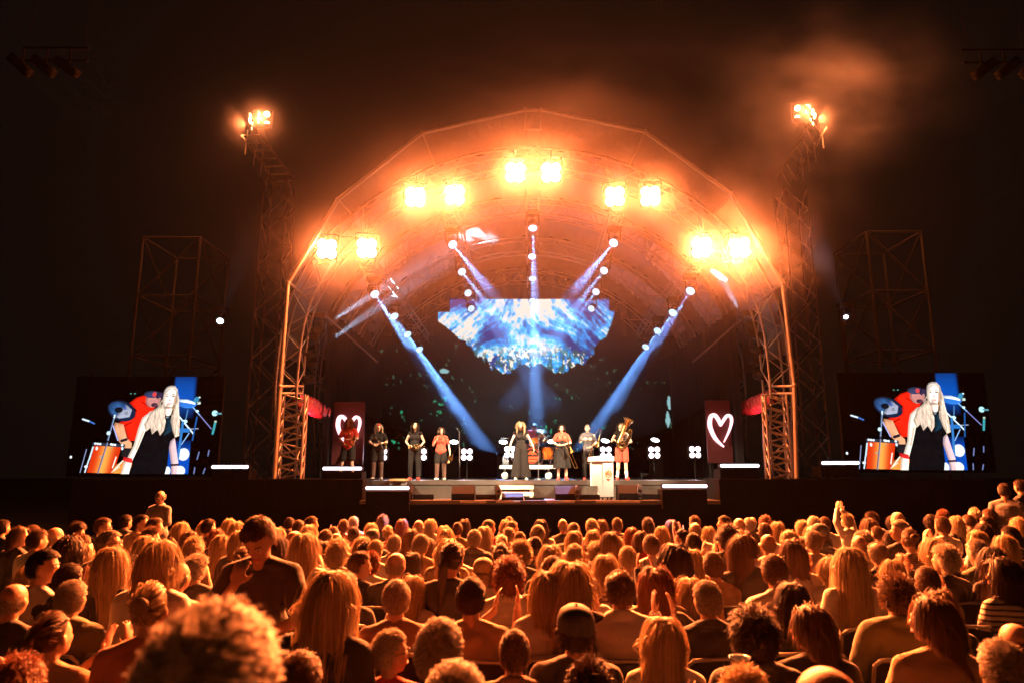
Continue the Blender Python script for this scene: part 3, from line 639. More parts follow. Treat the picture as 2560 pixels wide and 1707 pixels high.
# ---- side screens: live close-up of singer and drummer
def side_img():
    S = 0.42; w, h = int(1560 * S * 1.0), int(1120 * S); ox, oy = 150, 180; img = np.zeros((h, w, 3)); yy, xx = np.mgrid[0:h, 0:w]; X = ox + xx / S; Y = oy + yy / S
    nz = fbm2(h, w, 20, 20, 3, 4); fine = fbm2(h, w, 4, 24, 8, 3); fh = fbm2(h, w, 24, 3, 9, 3)
    def blur(a, r):
        for ax in (0, 1):
            p = np.cumsum(np.pad(a, [(r + 1, r) if k == ax else (0, 0) for k in (0, 1)], mode='edge'), axis=ax)
            a = (p[2 * r + 1:] - p[:-2 * r - 1]) / (2 * r + 1) if ax == 0 else (p[:, 2 * r + 1:] - p[:, :-2 * r - 1]) / (2 * r + 1)
        return a
    def shade(m):
        b = blur(blur(m.astype(float), 7), 5); gx = np.gradient(b, axis=1) * 16; gy = np.gradient(b, axis=0) * 16
        return np.clip(0.50 + 0.62 * b - 0.50 * gx - 0.35 * gy, 0.55, 1.2)
    def fill(pts, col, tex=0.15, f=None):
        m = poly_mask(h, w, pts, ox, oy, S); t = ((1 + ((nz if f is None else f) - 0.5) * 2 * tex) * shade(m))[..., None]; c = np.array(col, float); img[m] = (c * t)[m] if c.ndim == 1 else (c * t)[m]
    def ell(cx, cy, rx, ry, col, a=0.0, tex=0.1, soft=0.0):
        dx, dy = X - cx, Y - cy; ca, sa = math.cos(a), math.sin(a); e = ((dx * ca + dy * sa) / rx) ** 2 + ((-dx * sa + dy * ca) / ry) ** 2
        if soft: k = np.clip((1 + soft - e) / soft, 0, 1)[..., None]; img[:] = img * (1 - k) + np.array(col) * k; return
        m = e < 1; img[m] = (np.array(col) * ((1 + (nz - .5) * 2 * tex) * (shade(m) if rx > 30 else 1))[..., None])[m]
    def line(x1_, y1_, x2_, y2_, t, col):
        d = np.array([x2_ - x1_, y2_ - y1_], float); L = np.hypot(*d); d /= L; s = np.clip((X - x1_) * d[0] + (Y - y1_) * d[1], 0, L)
        m = np.hypot(X - x1_ - s * d[0], Y - y1_ - s * d[1]) < t; img[m] = col
    g = (np.clip((X - 1180) / 25, 0, 1) * np.clip((1425 - X) / 40, 0, 1) * (Y > 186) * (0.5 + 0.5 * np.clip((Y - 150) / 250, 0, 1)))[..., None]
    img += g * np.array([0.0, 0.07, 0.42]) * np.clip(1.3 - abs(Y - 330) / 260, 0, 1)[..., None]
    img += (((X > 1190) & (X < 1410) & (Y > 900))[..., None]) * np.array([0.0, 0.06, 0.42]) * np.clip((Y - 880) / 150, 0, 1)[..., None]
    for a in ((1345, 1055, 55, 62), (1190, 1240, 32, 48), (1322, 1238, 50, 52)): ell(*a, (0.85, 0.97, 1.0), soft=0.35)
    # drummer
    fill([(730, 480), (800, 420), (900, 385), (960, 470), (1010, 520), (960, 600), (900, 700), (860, 800), (820, 905), (760, 905), (700, 760), (690, 740), (640, 700), (790, 640), (810, 560)], (0.85, 0.015, 0.004), 0.35)
    line(690, 745, 770, 700, 6, (0.25, 0.0, 0.0)); line(860, 470, 950, 530, 5, (0.3, 0, 0)); line(940, 620, 860, 790, 7, (0.35, 0, 0))
    ell(975, 450, 78, 82, (0.50, 0.20, 0.18), tex=.3); ell(960, 385, 85, 40, (0.03, 0.04, 0.10)); ell(1040, 400, 40, 40, (0.03, 0.02, 0.06)); ell(985, 385, 22, 28, (0.6, 0.05, 0.06)); ell(995, 505, 35, 25, (0.08, 0.03, 0.05)); ell(1045, 470, 22, 50, (0.45, 0.2, 0.17))
    fill([(600, 700), (690, 720), (740, 870), (800, 930), (800, 985), (730, 985), (650, 900), (585, 760)], (0.72, 0.33, 0.17), 0.3)
    line(585, 740, 650, 900, 6, (0.35, 0.4, 0.85)); line(690, 905, 735, 890, 16, (0.02, 0.01, 0.02))
    fill([(690, 985), (860, 985), (830, 1080), (700, 1080)], (0.012, 0.01, 0.012))
    # cymbal
    ell(655, 570, 158, 108, (0.006, 0.012, 0.035), 0.45); ell(640, 560, 132, 84, (0.02, 0.07, 0.20), 0.45, tex=.8); fill([(640, 570), (700, 500), (765, 560), (745, 640), (640, 655), (600, 640)], (0.30, 0.32, 0.42), .2); ell(625, 560, 42, 32, (0.004, 0.006, 0.012))
    ell(708, 597, 18, 15, (0.1, 0.1, 0.14)); ell(708, 597, 12, 9, (0.3, 0.32, 0.4)); fill([(660, 515), (700, 520), (710, 555), (680, 560)], (0.06, 0.12, 0.42))
    line(590, 620, 585, 660, 9, (0.6, 0.8, 0.95)); line(583, 660, 545, 900, 9, (0.05, 0.08, 0.16)); line(586, 660, 549, 900, 3, (0.3, 0.4, 0.6)); ell(545, 820, 20, 22, (0.6, 0.8, .95))
    # drum
    m = poly_mask(h, w, [(412, 955), (695, 968), (640, 1262), (366, 1255)], ox, oy, S); t = (X - (412 + (Y - 955) * -0.155)) / 283
    g1 = np.array([0.62, 0.03, 0.004]); g2 = np.array([0.95, 0.36, 0.06]); k = np.exp(-((t - 0.50) / 0.20) ** 2)[..., None]; img[m] = (g1 * (1 - k) + g2 * k)[m]
    line(405, 940, 715, 960, 17, (0.02, 0.03, 0.05))
    for i, x in enumerate((420, 445, 470, 585, 600, 625, 700)): ell(x, 935 + i * 3, 13, 12, (0.75, 0.88, 1.0))
    line(400, 975, 375, 1110, 8, (0.55, 0.75, 0.8)); line(370, 1120, 345, 1250, 7, (0.6, 0.75, 0.9)); ell(440, 990, 13, 20, (0.9, .8, .75)); ell(593, 985, 10, 22, (0.5, .25, .1)); ell(500, 1082, 26, 13, (.5, .3, .2)); line(650, 1085, 625, 1200, 6, (.95, .85, .7)); ell(705, 990, 12, 18, (.7, .85, 1)); ell(350, 1190, 18, 15, (.8, .9, 1))
    line(543, 930, 480, 1262, 9, (0.06, 0.06, 0.12)); line(547, 930, 484, 1262, 3, (0.35, 0.36, 0.5))
    fill([(640, 1180), (800, 1080), (830, 1170), (780, 1265), (620, 1262)], (0.80, 0.24, 0.04), .3); line(640, 1230, 730, 1120, 7, (.95, .85, .7)); line(620, 1250, 700, 1190, 5, (.9, .7, .5))
    # far cymbal, stands, microphones
    ell(1335, 490, 100, 50, (0.02, 0.15, 0.55), 0.12); fill([(1250, 440), (1330, 440), (1425, 475), (1420, 500), (1330, 480), (1250, 468)], (0.75, 0.9, 1.0))
    line(1350, 560, 1335, 680, 6, (0.06, 0.2, 0.45)); line(1265, 635, 1430, 828, 8, (0.65, 0.85, 1)); ell(1330, 690, 26, 20, (0.55, 0.85, 1)); line(1310, 700, 1290, 1150, 12, (0.03, 0.18, 0.5)); line(1385, 820, 1315, 945, 5, (0.25, 0.45, 0.8)); line(1270, 790, 1370, 790, 22, (0.02, 0.16, 0.5)); line(1380, 775, 1475, 770, 4, (.4, .5, .7))
    line(1400, 530, 1480, 620, 7, (0.18, 0.4, 0.75)); line(1480, 620, 1612, 772, 5, (0.2, 0.2, 0.5)); ell(1450, 575, 16, 14, (.7, .9, 1)); line(1452, 640, 1425, 900, 8, (0.01, 0.08, 0.3)); ell(1430, 445, 26, 36, (0.03, 0.22, 0.4), .5); ell(1462, 418, 9, 9, (.8, 1, 1)); fill([(1440, 470), (1475, 466), (1478, 495), (1442, 500)], (.6, .75, .65))
    ell(1635, 598, 30, 32, (0.45, 0.85, 0.98)); line(1650, 600, 1705, 603, 9, (.1, .3, .35)); line(1650, 690, 1630, 825, 12, (0.04, 0.30, 0.34)); ell(1650, 690, 14, 10, (.5, .5, .35))
    line(260, 665, 335, 690, 9, (0.7, 0.85, 1)); line(335, 690, 385, 714, 8, (0.05, 0.15, 0.5)); ell(182, 1085, 12, 16, (.8, .9, .95)); line(335, 1000, 295, 1255, 4, (.25, .3, .5))
    for a in ((1505, 1030, 1490, 1110), (1475, 1200, 1468, 1275), (1580, 1210, 1560, 1285), (1607, 1010, 1600, 1070)): line(*a, 6, (0.14, 0.18, 0.4))
    for x in (735, 778): ell(x, 376, 10, 5, (0.1, .4, .35))
    # singer: hair, face, arms, dress
    hair = (0.66, 0.50, 0.38)
    fill([(1085, 340), (1110, 300), (1150, 284), (1195, 288), (1225, 330), (1240, 420), (1240, 560), (1100, 560), (1070, 460)], (0.62, 0.50, 0.42), .5, fine)
    fill([(1085, 330), (1060, 400), (1045, 520), (1075, 520), (1080, 400)], (0.03, 0.02, 0.04))
    fill([(1200, 900), (1240, 870), (1300, 1150), (1292, 1280), (1236, 1280), (1226, 1160), (1188, 980)], (0.72, 0.48, 0.50), .15)
    fill([(960, 575), (880, 650), (850, 760), (820, 950), (768, 1090), (735, 1150), (715, 1272), (800, 1272), (820, 1130), (872, 980), (915, 850), (970, 790), (1100, 660), (1100, 560)], (1.0, 0.82, 0.68), .06)
    fill([(1130, 640), (1000, 720), (925, 800), (890, 920), (830, 1120), (800, 1282), (1168, 1282), (1190, 1150), (1190, 920), (1225, 880), (1210, 760), (1185, 650)], (0.003, 0.003, 0.004), .5)
    fill([(1130, 650), (1190, 650), (1200, 800), (1120, 850)], (0.004, 0.02, 0.035), .9)
    ell(1148, 430, 68, 118, (1.0, 0.84, 0.72), 0.05, .03); ell(1145, 560, 42, 70, (1.0, 0.78, 0.66), 0, .05)
    fill([(1080, 430), (1055, 470), (1030, 530), (960, 590), (905, 720), (935, 800), (975, 760), (1000, 835), (1050, 780), (1083, 848), (1120, 790), (1130, 690), (1110, 600), (1095, 530)], hair, .75, fine)
    fill([(1218, 330), (1247, 430), (1256, 560), (1278, 700), (1284, 850), (1240, 868), (1212, 800), (1180, 690), (1190, 560), (1205, 470)], hair, .8, fine)
    line(1208, 420, 1190, 540, 8, (0.10, 0.05, 0.02)); line(1215, 440, 1180, 600, 5, (0.45, 0.22, 0.05)); line(1195, 560, 1188, 610, 5, (.02, .01, .01))
    fill([(1092, 330), (1110, 300), (1150, 288), (1195, 292), (1215, 330), (1180, 318), (1130, 318), (1105, 345)], (0.62, 0.52, 0.45), .5, fh)
    for x in (1114, 1182): ell(x, 404, 16, 9, (0.40, 0.27, 0.24)); ell(x, 404, 8, 6, (0.08, 0.07, 0.10)); ell(x, 383, 21, 5, (0.40, 0.27, 0.18))
    ell(1150, 452, 13, 7, (0.55, 0.33, 0.26)); ell(1146, 490, 30, 9, (0.70, 0.22, 0.20)); ell(1146, 489, 22, 3, (0.95, .9, .85)); line(1206, 400, 1196, 500, 9, (.62, .42, .33)); line(1120, 487, 1175, 486, 2, (0.5, .25, .22)); ell(1072, 485, 8, 18, (.02, .02, .02))
    ell(1140, 535, 44, 13, (0.55, 0.36, 0.28), tex=.2); line(905, 800, 850, 1000, 9, (0.72, .5, .40)); line(975, 640, 960, 760, 10, (0.75, .55, .45)); line(1108, 380, 1100, 470, 6, (.8, .62, .5)); ell(1140, 648, 26, 12, (0.02, 0.02, 0.03)); ell(1140, 644, 16, 6, (.25, .3, .35))
    fill([(725, 1080), (820, 1100), (820, 1150), (770, 1140), (722, 1120)], (0.75, 0.02, 0.02), .4); line(1225, 1172, 1296, 1168, 11, (0.01, 0.01, 0.02))
    img[Y > 1270] = 0
    out = img[:, ::1]; return np.clip(out, 0, 1), (ox, oy, S)
simg, (ox, oy, SS_) = side_img()
hh, ww = simg.shape[:2]
# photograph pixels covered by the left screen
lx0, ly0 = 160 + ox / 4.48, 900 + oy / 4.48; lx1, ly1 = lx0 + ww / SS_ / 4.48, ly0 + hh / SS_ / 4.48
M_LEDS = colmat('led_side', 1.35); sme = None
for nm, dx, dy, sc in (('left', 0, 0, 1.0), ('right', 1898.5, -8.5, 0.995)):
    YS = 19.6; a, b = at(lx0 + dx, ly0 + dy, YS), at(lx0 + dx + (lx1 - lx0) * sc, ly0 + dy + (ly1 - ly0) * sc, YS)
    root = empty('video_screen', (a.x, YS, b.z)); tag(root, '%s side video screen showing the blonde singer before a drummer in red' % nm, 'video screen', 'live video screens beside the stage')
    W_, H_ = b.x - a.x, a.z - b.z
    if sme is None: sme = led_mesh('screen', simg, lambda u, v: Vector((W_ * u, -0.002, H_ * v)))
    link('screen', sme, M_LEDS, root)
    for i in range(6):
        for j in range(4): MB().box((a.x + W_ * (i + .5) / 6, YS + 0.06, b.z + H_ * (j + .5) / 4), (W_ / 6 - 0.006, 0.11, H_ / 4 - 0.006)).build('cabinet', M_BLK, root)
    for t in (0.06, 0.94): rod('frame_post', (a.x + W_ * t, YS + 0.25, Z_DECK), (a.x + W_ * t, YS + 0.25, a.z + 0.15), 0.04, M_BLK, root)
# ================================================================== STAGE PROPS
M_BAT = emat('batten_cells', (0.95, 0.80, 0.95), 4.5)
def batten(label, px0, px1, py, Y, boxh):
    a, b = at(px0, py, Y), at(px1, py, Y); root = empty('led_batten', (a.x, Y, a.z)); tag(root, label, 'light bar', 'LED battens lying along the stage edges')
    zt = a.z; L = b.x - a.x; n = 18
    MB().box(((a.x + b.x) / 2, Y + 0.08, zt), (L + 0.06, 0.14, 0.13)).build('housing', M_BLK, root)
    m = MB()
    for i in range(n): m.lathe([(0.0, 0.022), (0.028, 0.012), (0.045, 0.0)], (a.x + L * (i + .5) / n, Y, zt), (0, -1, 0), 10)
    m.box(((a.x + b.x) / 2, Y + 0.004, zt), (L, 0.012, 0.055)); m.build('lens_strip', M_BAT, root)
    lamp('batten_light', 'SPOT', ((a.x + b.x) / 2, Y - 0.06, zt), 25, (0.9, 0.7, 1.0), root, ((a.x + b.x) / 2, Y - 2, zt + 0.3), R(150), 1.0, 0.3)
    if boxh: tag(MB().box(((a.x + b.x) / 2, Y + 0.35, zt - 0.09 - boxh / 2), (L + 0.02, 0.6, boxh)).build('riser', M_DRAPE), 'black draped riser block under the' + label.split('LED')[1], 'riser')
batten('white LED batten outside the arch on the far left', 530, 620, 1166, 18.9, 0.28)
batten('white LED batten below the left heart sign', 808, 903, 1170, 19.1, 0.35)
batten('white LED batten on the lower left front of the stage', 915, 1022, 1219, 18.4, 0.5)
batten('white LED batten on the lower right front of the stage', 1657, 1767, 1214, 18.4, 0.5)
batten('white LED batten below the right heart sign', 1802, 1897, 1163, 19.1, 0.35)
batten('white LED batten outside the arch on the far right', 2055, 2147, 1156, 18.9, 0.28)
M_Q = emat('floor_blinder_glow', (1.0, 0.82, 0.92), 9)
for i, (x, y) in enumerate([(953, 1135), (1052, 1135), (1167, 1135), (1275, 1129), (1515, 1130), (1636, 1130), (1738, 1129)]):
    c = at(x, y, 23.0); root = empty('floor_blinder', (c.x, c.y, Z_DECK)); tag(root, 'four lamp floor blinder with pinkish white lamps, %s from the left along the rear' % ordn[i], 'stage light', 'floor blinders along the rear of the stage')
    MB().box((c.x, c.y + 0.1, c.z), (0.42, 0.16, 0.42)).build('housing', M_BLK, root)
    for u in (-1, 1):
        for v in (-1, 1): MB().lathe([(0.0, 0.02), (0.06, 0.014), (0.083, 0.0)], (c.x + u * 0.1, c.y + 0.01, c.z + v * 0.1), (0, -1, 0), 16).build('lamp', M_Q, root)
    rod('stand', (c.x, c.y + 0.1, Z_DECK), (c.x, c.y + 0.1, c.z - 0.2), 0.02, M_BLK, root); MB().lathe([(0.0, 0.02), (0.16, 0.015), (0.18, 0.0)], (c.x, c.y + 0.1, Z_DECK), (0, 0, 1), 16).build('base_plate', M_BLK, root)
    lamp('blinder_light', 'SPOT', c + Vector((0, -0.05, 0)), 40, (1, 0.7, 0.85), root, c + Vector((0, -3, 0)), R(120), 1, 0.12)
for i, (x, y) in enumerate([(1135, 1104), (1258, 1104), (1378, 1103), (1513, 1101), (1638, 1099)]):
    c = at(x, y, 24.5); root = empty('floor_moving_head', (c.x, c.y, Z_DECK)); tag(root, 'moving head on the stage floor with a flat white oval lens, %s from the left' % ordn[i], 'moving light', 'floor moving heads at the rear of the stage')
    d = unit((0.1, -0.5, 0.85)); MB().lathe([(0.0, -0.34), (0.10, -0.33), (0.145, -0.22), (0.165, -0.05), (0.17, 0.0), (0.15, 0.0)], c, d, 18).build('head_shell', M_BLK, root)
    MB().lathe([(0.0, 0.004), (0.147, 0.002)], c, d, 20).build('lens', M_LENSW, root)
    for u in (-1, 1): rod('yoke_arm', c - d * 0.12 + Vector((u * 0.2, 0, 0)), c + Vector((u * 0.2, 0.05, -0.5)), 0.028, M_BLK, root)
    MB().box((c.x, c.y + 0.05, (Z_DECK + c.z - 0.5) / 2), (0.44, 0.3, c.z - 0.5 - Z_DECK)).build('base', M_BLK, root)
# ---- illuminated hearts
M_HEART = emat('heart_glow', (1.0, 0.50, 0.55), 2.6); M_HPAN = mat('heart_panel', (0.07, 0.008, 0.010), 0.6, 0, 0.2, 5)
def stroke(mb, pts, wd, Y, th=0.05):
    P = smooth_poly([tuple(p) for p in pts], 8); Wd = np.interp(np.linspace(0, 1, len(P)), np.linspace(0, 1, len(wd)), wd); L, Rr = [], []
    for i, p in enumerate(P):
        a, b = P[max(i - 1, 0)], P[min(i + 1, len(P) - 1)]; d = np.array(b) - np.array(a); d = d / (np.hypot(*d) + 1e-9); n = np.array([-d[1], d[0]]); L.append(np.array(p) + n * Wd[i]); Rr.append(np.array(p) - n * Wd[i])
    vs = []
    for q in L + Rr: vs.append(at(q[0], q[1], Y))
    k = len(P); n0 = len(vs); vs2 = [v + Vector((0, th, 0)) for v in vs]; fs = []
    for i in range(k - 1): fs += [(i, i + 1, k + i + 1, k + i), (n0 + i, n0 + k + i, n0 + k + i + 1, n0 + i + 1), (i, n0 + i, n0 + i + 1, i + 1), (k + i, k + i + 1, n0 + k + i + 1, n0 + k + i)]
    fs += [(0, k, n0 + k, n0), (k - 1, n0 + k - 1, n0 + 2 * k - 1, 2 * k - 1)]
    mb.add(vs + vs2, fs, False)
for nm, dx, dy in (('left', 0, 0), ('right', 930.5, -4)):
    Y = 21.4; c = at(869 + dx, 1080 + dy, Y); root = empty('heart_sign', (c.x, Y, Z_DECK)); tag(root, 'glowing pink brush stroke heart on a dark panel at the %s stage end' % nm, 'light sign', 'pair of heart signs')
    a, b = at(834 + dx, 1003 + dy, Y), at(905 + dx, 1160 + dy, Y)
    MB().box(((a.x + b.x) / 2, Y + 0.12, (a.z + b.z) / 2), (b.x - a.x, 0.08, a.z - b.z)).build('panel', M_HPAN, root)
    for x in (a.x + 0.1, b.x - 0.1): rod('leg', (x, Y + 0.2, Z_DECK), (x, Y + 0.2, a.z), 0.03, M_BLK, root)
    s1 = MB(); stroke(s1, [(880 + dx, 1120 + dy), (858 + dx, 1098 + dy), (845 + dx, 1068 + dy), (847 + dx, 1045 + dy), (857 + dx, 1041 + dy), (866 + dx, 1052 + dy), (872 + dx, 1067 + dy)], [1.5, 4.5, 5.2, 5.0, 4.5, 4.5, 3.0], Y)
    s1.build('stroke', M_HEART, root)
    s2 = MB(); stroke(s2, [(871 + dx, 1068 + dy), (878 + dx, 1055 + dy), (888 + dx, 1042 + dy), (897 + dx, 1045 + dy), (899 + dx, 1058 + dy), (893 + dx, 1080 + dy), (880 + dx, 1108 + dy)], [2.5, 3.8, 3.6, 3.8, 3.4, 2.6, 1.2], Y - 0.055)
    s2.build('stroke', M_HEART, root)
    lamp('heart_light', 'POINT', c + Vector((0, -0.25, 0.3)), 4, (1, 0.12, 0.16), root, size=0.3)
# ---- rolled red-lit awnings
M_AWN = mat('red_awning', (0.75, 0.10, 0.13), 0.25, 0, 0.45, 2.2, 1.0, 5, stretch=(3, 3, 1), coat=0.6)
for nm, pa, pb in (('left', (742, 985), (820, 1022)), ('right', (1934, 980), (1853, 1012))):
    a, b = at(*pa, 19.6), at(*pb, 21.2)
    ax = b - a; fr = Vector((0, 0, -1)); ou = ax.cross(fr).normalized(); nn = noise
    def fn(u, v):
        t = v; p = a.lerp(b, t); an = 2 * math.pi * u; r = 0.21 * (0.85 + 0.35 * math.sin(t * math.pi)); r *= 1 + 0.16 * noise.noise(Vector((u * 9, t * 14, 3))) + 0.12 * math.sin(t * 60 + 4 * math.sin(an))
        return p + ou * math.cos(an) * r * 0.6 + fr * (math.sin(an) * r + 0.1) + Vector((0, 0, -0.25 * t * (1 - t)))
    rr_ = empty('rolled_awning', a); tag(rr_, 'rolled red crumpled plastic sheet slung between the arch legs on the %s' % nm, 'awning', 'rolled red sheets'); MB().grid(fn, 28, 70, True).build('sheet', M_AWN, rr_)
    rod('cord', a + Vector((0, 0, .12)), b + Vector((0, 0, .12)), 0.015, M_BLK, rr_)
    lamp('red_flood', 'SPOT', (a + b) / 2 + Vector((0, -0.5, -0.9)), 60, (1, 0.10, 0.16), rr_, (a + b) / 2, R(80), 0.6, 0.05)
# ---- lectern
M_LEC = mat('lectern_white', (0.78, 0.77, 0.76), 0.35, 0, 0.03, 4)
M_GOLD = mat('crest_gold', (0.62, 0.36, 0.06), 0.4, 0.2, 0.25, 40); M_CRED = mat('crest_red', (0.5, 0.04, 0.02), 0.5, 0, .2, 30); M_GREY = mat('crest_grey', (0.5, 0.49, 0.45), 0.5, 0, .1, 30)
YL = 19.0; lz = Z_APRON; lc = at(1506, 1245, YL); lec = empty('lectern', (lc.x, YL, lz)); tag(lec, 'tall white lectern with a gold and red coat of arms, right of centre', 'lectern')
k = at(1507, 1200, YL).x - at(1506, 1200, YL).x        # metres per photo pixel
def lp(x, y, dy=0.0): p = at(x, y, YL); return Vector((p.x, YL + dy, p.z))
fw = [lp(1499, 1150), lp(1532, 1149), lp(1534, 1240), lp(1502, 1241)]   # slim front upright
def slab(P, d, nm, m_):
    vs = list(P) + [p + Vector((0, d, 0)) for p in P]; n = len(P)
    return MB().add(vs, [tuple(range(n)), tuple(range(n, 2 * n))[::-1]] + [(i, n + i, n + (i + 1) % n, (i + 1) % n) for i in range(n)], False).build(nm, m_, lec)
slab([lp(1507, 1150), lp(1533, 1149), lp(1534, 1240), lp(1509, 1241)], 0.42, 'front_column', M_LEC)
slab([lp(1479, 1151, .03), lp(1506.5, 1150, .03), lp(1508.5, 1241, .03), lp(1501, 1241, .03), lp(1494, 1214, .03), lp(1480, 1214, .03)], 0.36, 'side_box', M_LEC)
slab([lp(1473, 1152, -.04), lp(1475, 1141, -.04), lp(1501, 1138.5, -.04), lp(1520, 1137, -.04), lp(1535, 1140, -.04), lp(1535, 1151.5, -.04)], 0.5, 'desk_top', M_LEC)
def front(x, y, o=0.0): p = lp(x, y, -0.006 - o); return p
cr = MB(); rd = MB(); gy = MB()
def dot(mb, x, y, rx, ry, o=0.0):
    c = front(x, y, o); mb.ell(c, (rx * k, 0.006, ry * k), None, 10, 5)
cx, cyy = 1521, 1185
sh = [(cx - 3.2, cyy - 4), (cx + 3.2, cyy - 4), (cx + 3.2, cyy + 1), (cx, cyy + 5), (cx - 3.2, cyy + 1)]
gy.add([front(*p, 0.002) for p in sh], [tuple(range(5))], False)
rd.add([front(x, y, 0.004) for x, y in ((cx - 3, cyy - 3.8), (cx, cyy - 3.8), (cx, cyy - .5), (cx - 3, cyy - .5))], [(0, 1, 2, 3)], False)
rd.add([front(x, y, 0.004) for x, y in ((cx, cyy - .5), (cx + 3, cyy - .5), (cx + 2.6, cyy + 1.8), (cx, cyy + 4))], [(0, 1, 2, 3)], False)
for s in (-1, 1):                                   # supporters either side of the shield
    for x, y, rx, ry, mb in ((5.6, -7.5, 1.3, 1.3, rd), (6.6, -6.2, 1.0, .8, cr), (5.2, -5, 1.5, 2.2, cr), (4.6, -2, 1.3, 2.6, cr), (5.6, 1.5, 1.1, 2.4, cr), (4.2, 4.5, .8, 2.2, cr), (6.6, 4.8, .7, 2.0, cr), (7.6, -2.5, .8, 2.0, rd), (7.8, 0.8, .6, 1.6, cr), (3.6, -6.5, 1.1, .7, cr)): dot(mb, cx + s * x, cyy + y, rx, ry)
for x, y, rx, ry, mb in ((0, -6.5, 3.0, 1.2, cr), (0, -8.5, 1.8, 1.4, cr), (0, -11, .7, 2.2, rd), (-2.6, -8.6, .6, 1.2, cr), (2.6, -8.6, .6, 1.2, cr), (0, 7, 2.0, 1.3, cr), (0, 2, 1.3, 1.3, gy), (0, 11.6, 6.6, .9, rd), (0, 13, 4.8, .7, cr), (0, 15.4, 1.1, 1.3, rd)): dot(mb, cx + x, cyy + y, rx, ry, 0.003)
for t in np.linspace(-8, 8, 9): dot(gy, cx + t, cyy - 16, .55, .8)
cr.build('crest_gold', M_GOLD, lec); rd.build('crest_red', M_CRED, lec); gy.build('crest_lines', M_GREY, lec)
for x in (1508, 1521, 1530): MB().lathe([(0.0, -0.02), (0.04, -0.02), (0.04, 0.02), (0.0, 0.02)], (at(x, 1245, YL).x, YL + 0.15, lz + 0.04), (1, 0, 0), 14).build('castor', M_BLK, lec)
# ---- front steps, small bench, drum riser
M_STEP = mat('step_edge', (0.70, 0.64, 0.50), 0.5, 0, 0.1, 6)
sp = empty('steps', (at(1290, 1245, 19.3).x, 19.3, Z_APRON)); tag(sp, 'short flight of black steps with cream edges up to the main deck', 'steps')
for y, a, b, dpt in ((1217.5, 1243, 1334, 19.75), (1234, 1252, 1334, 19.45), (1248.5, 1252, 1310, 19.2)):
    p, q = at(a, y, dpt), at(b, y, dpt); MB().box(((p.x + q.x) / 2, dpt + 0.13, p.z), (q.x - p.x, 0.28, 0.10)).build('tread', M_STEP, sp)
for x in (1250, 1328): p = at(x, 1225, 19.9); MB().box((p.x, 19.86, (Z_APRON + at(0, 1217, 19.75).z - .05) / 2), (0.09, 0.1, at(0, 1217, 19.75).z - Z_APRON - .06)).build('stringer', M_STEP, sp)
p, q = at(978, 1201, 20.0), at(1021, 1201, 20.0); bn = empty('platform_table', ((p.x + q.x) / 2, 19.7, Z_APRON)); tag(bn, 'small low platform with a wooden top standing at the left deck edge', 'platform')
MB().box(((p.x + q.x) / 2, 19.8, Z_DECK + 0.02), (q.x - p.x, 0.36, 0.05)).build('top', mat('pine', (0.42, 0.26, 0.12), .5, 0, .2, 9), bn)
for t in (0.08, 0.75, 0.92): MB().box((p.x + (q.x - p.x) * t, 19.72, (Z_APRON + Z_DECK - 0.01) / 2), (0.07, 0.07, Z_DECK - 0.01 - Z_APRON)).build('leg', M_ALU, bn)
YR = 22.2; ra, rb = at(1249, 1165, YR), at(1388, 1165, YR); RZ = at(1300, 1161.5, YR).z
rs = empty('drum_riser', ((ra.x + rb.x) / 2, YR, Z_DECK)); tag(rs, 'rolling drum riser with a pale front edge and castors behind the singer', 'riser')
MB().box(((ra.x + rb.x) / 2, YR + 0.95, RZ - 0.06), (rb.x - ra.x, 1.85, 0.10)).build('platform', M_BLK, rs)
for t0, t1 in ((0, .49), (.51, 1)): MB().box((ra.x + (rb.x - ra.x) * (t0 + t1) / 2, YR, RZ - 0.06), ((rb.x - ra.x) * (t1 - t0), 0.04, 0.115)).build('edge_board', M_WHITE, rs)
for x in (1262, 1372):
    w = at(x, 1193, YR + 0.1); rod('leg', (w.x, YR + 0.15, Z_DECK + 0.12), (w.x, YR + 0.15, RZ - 0.1), 0.03, M_WHITE, rs)
    MB().lathe([(0.0, -0.03), (0.11, -0.03), (0.12, 0), (0.11, 0.03), (0.0, 0.03)], (w.x, YR + 0.15, Z_DECK + 0.122), (0.4, 1, 0), 18).build('castor', M_WHITE, rs)
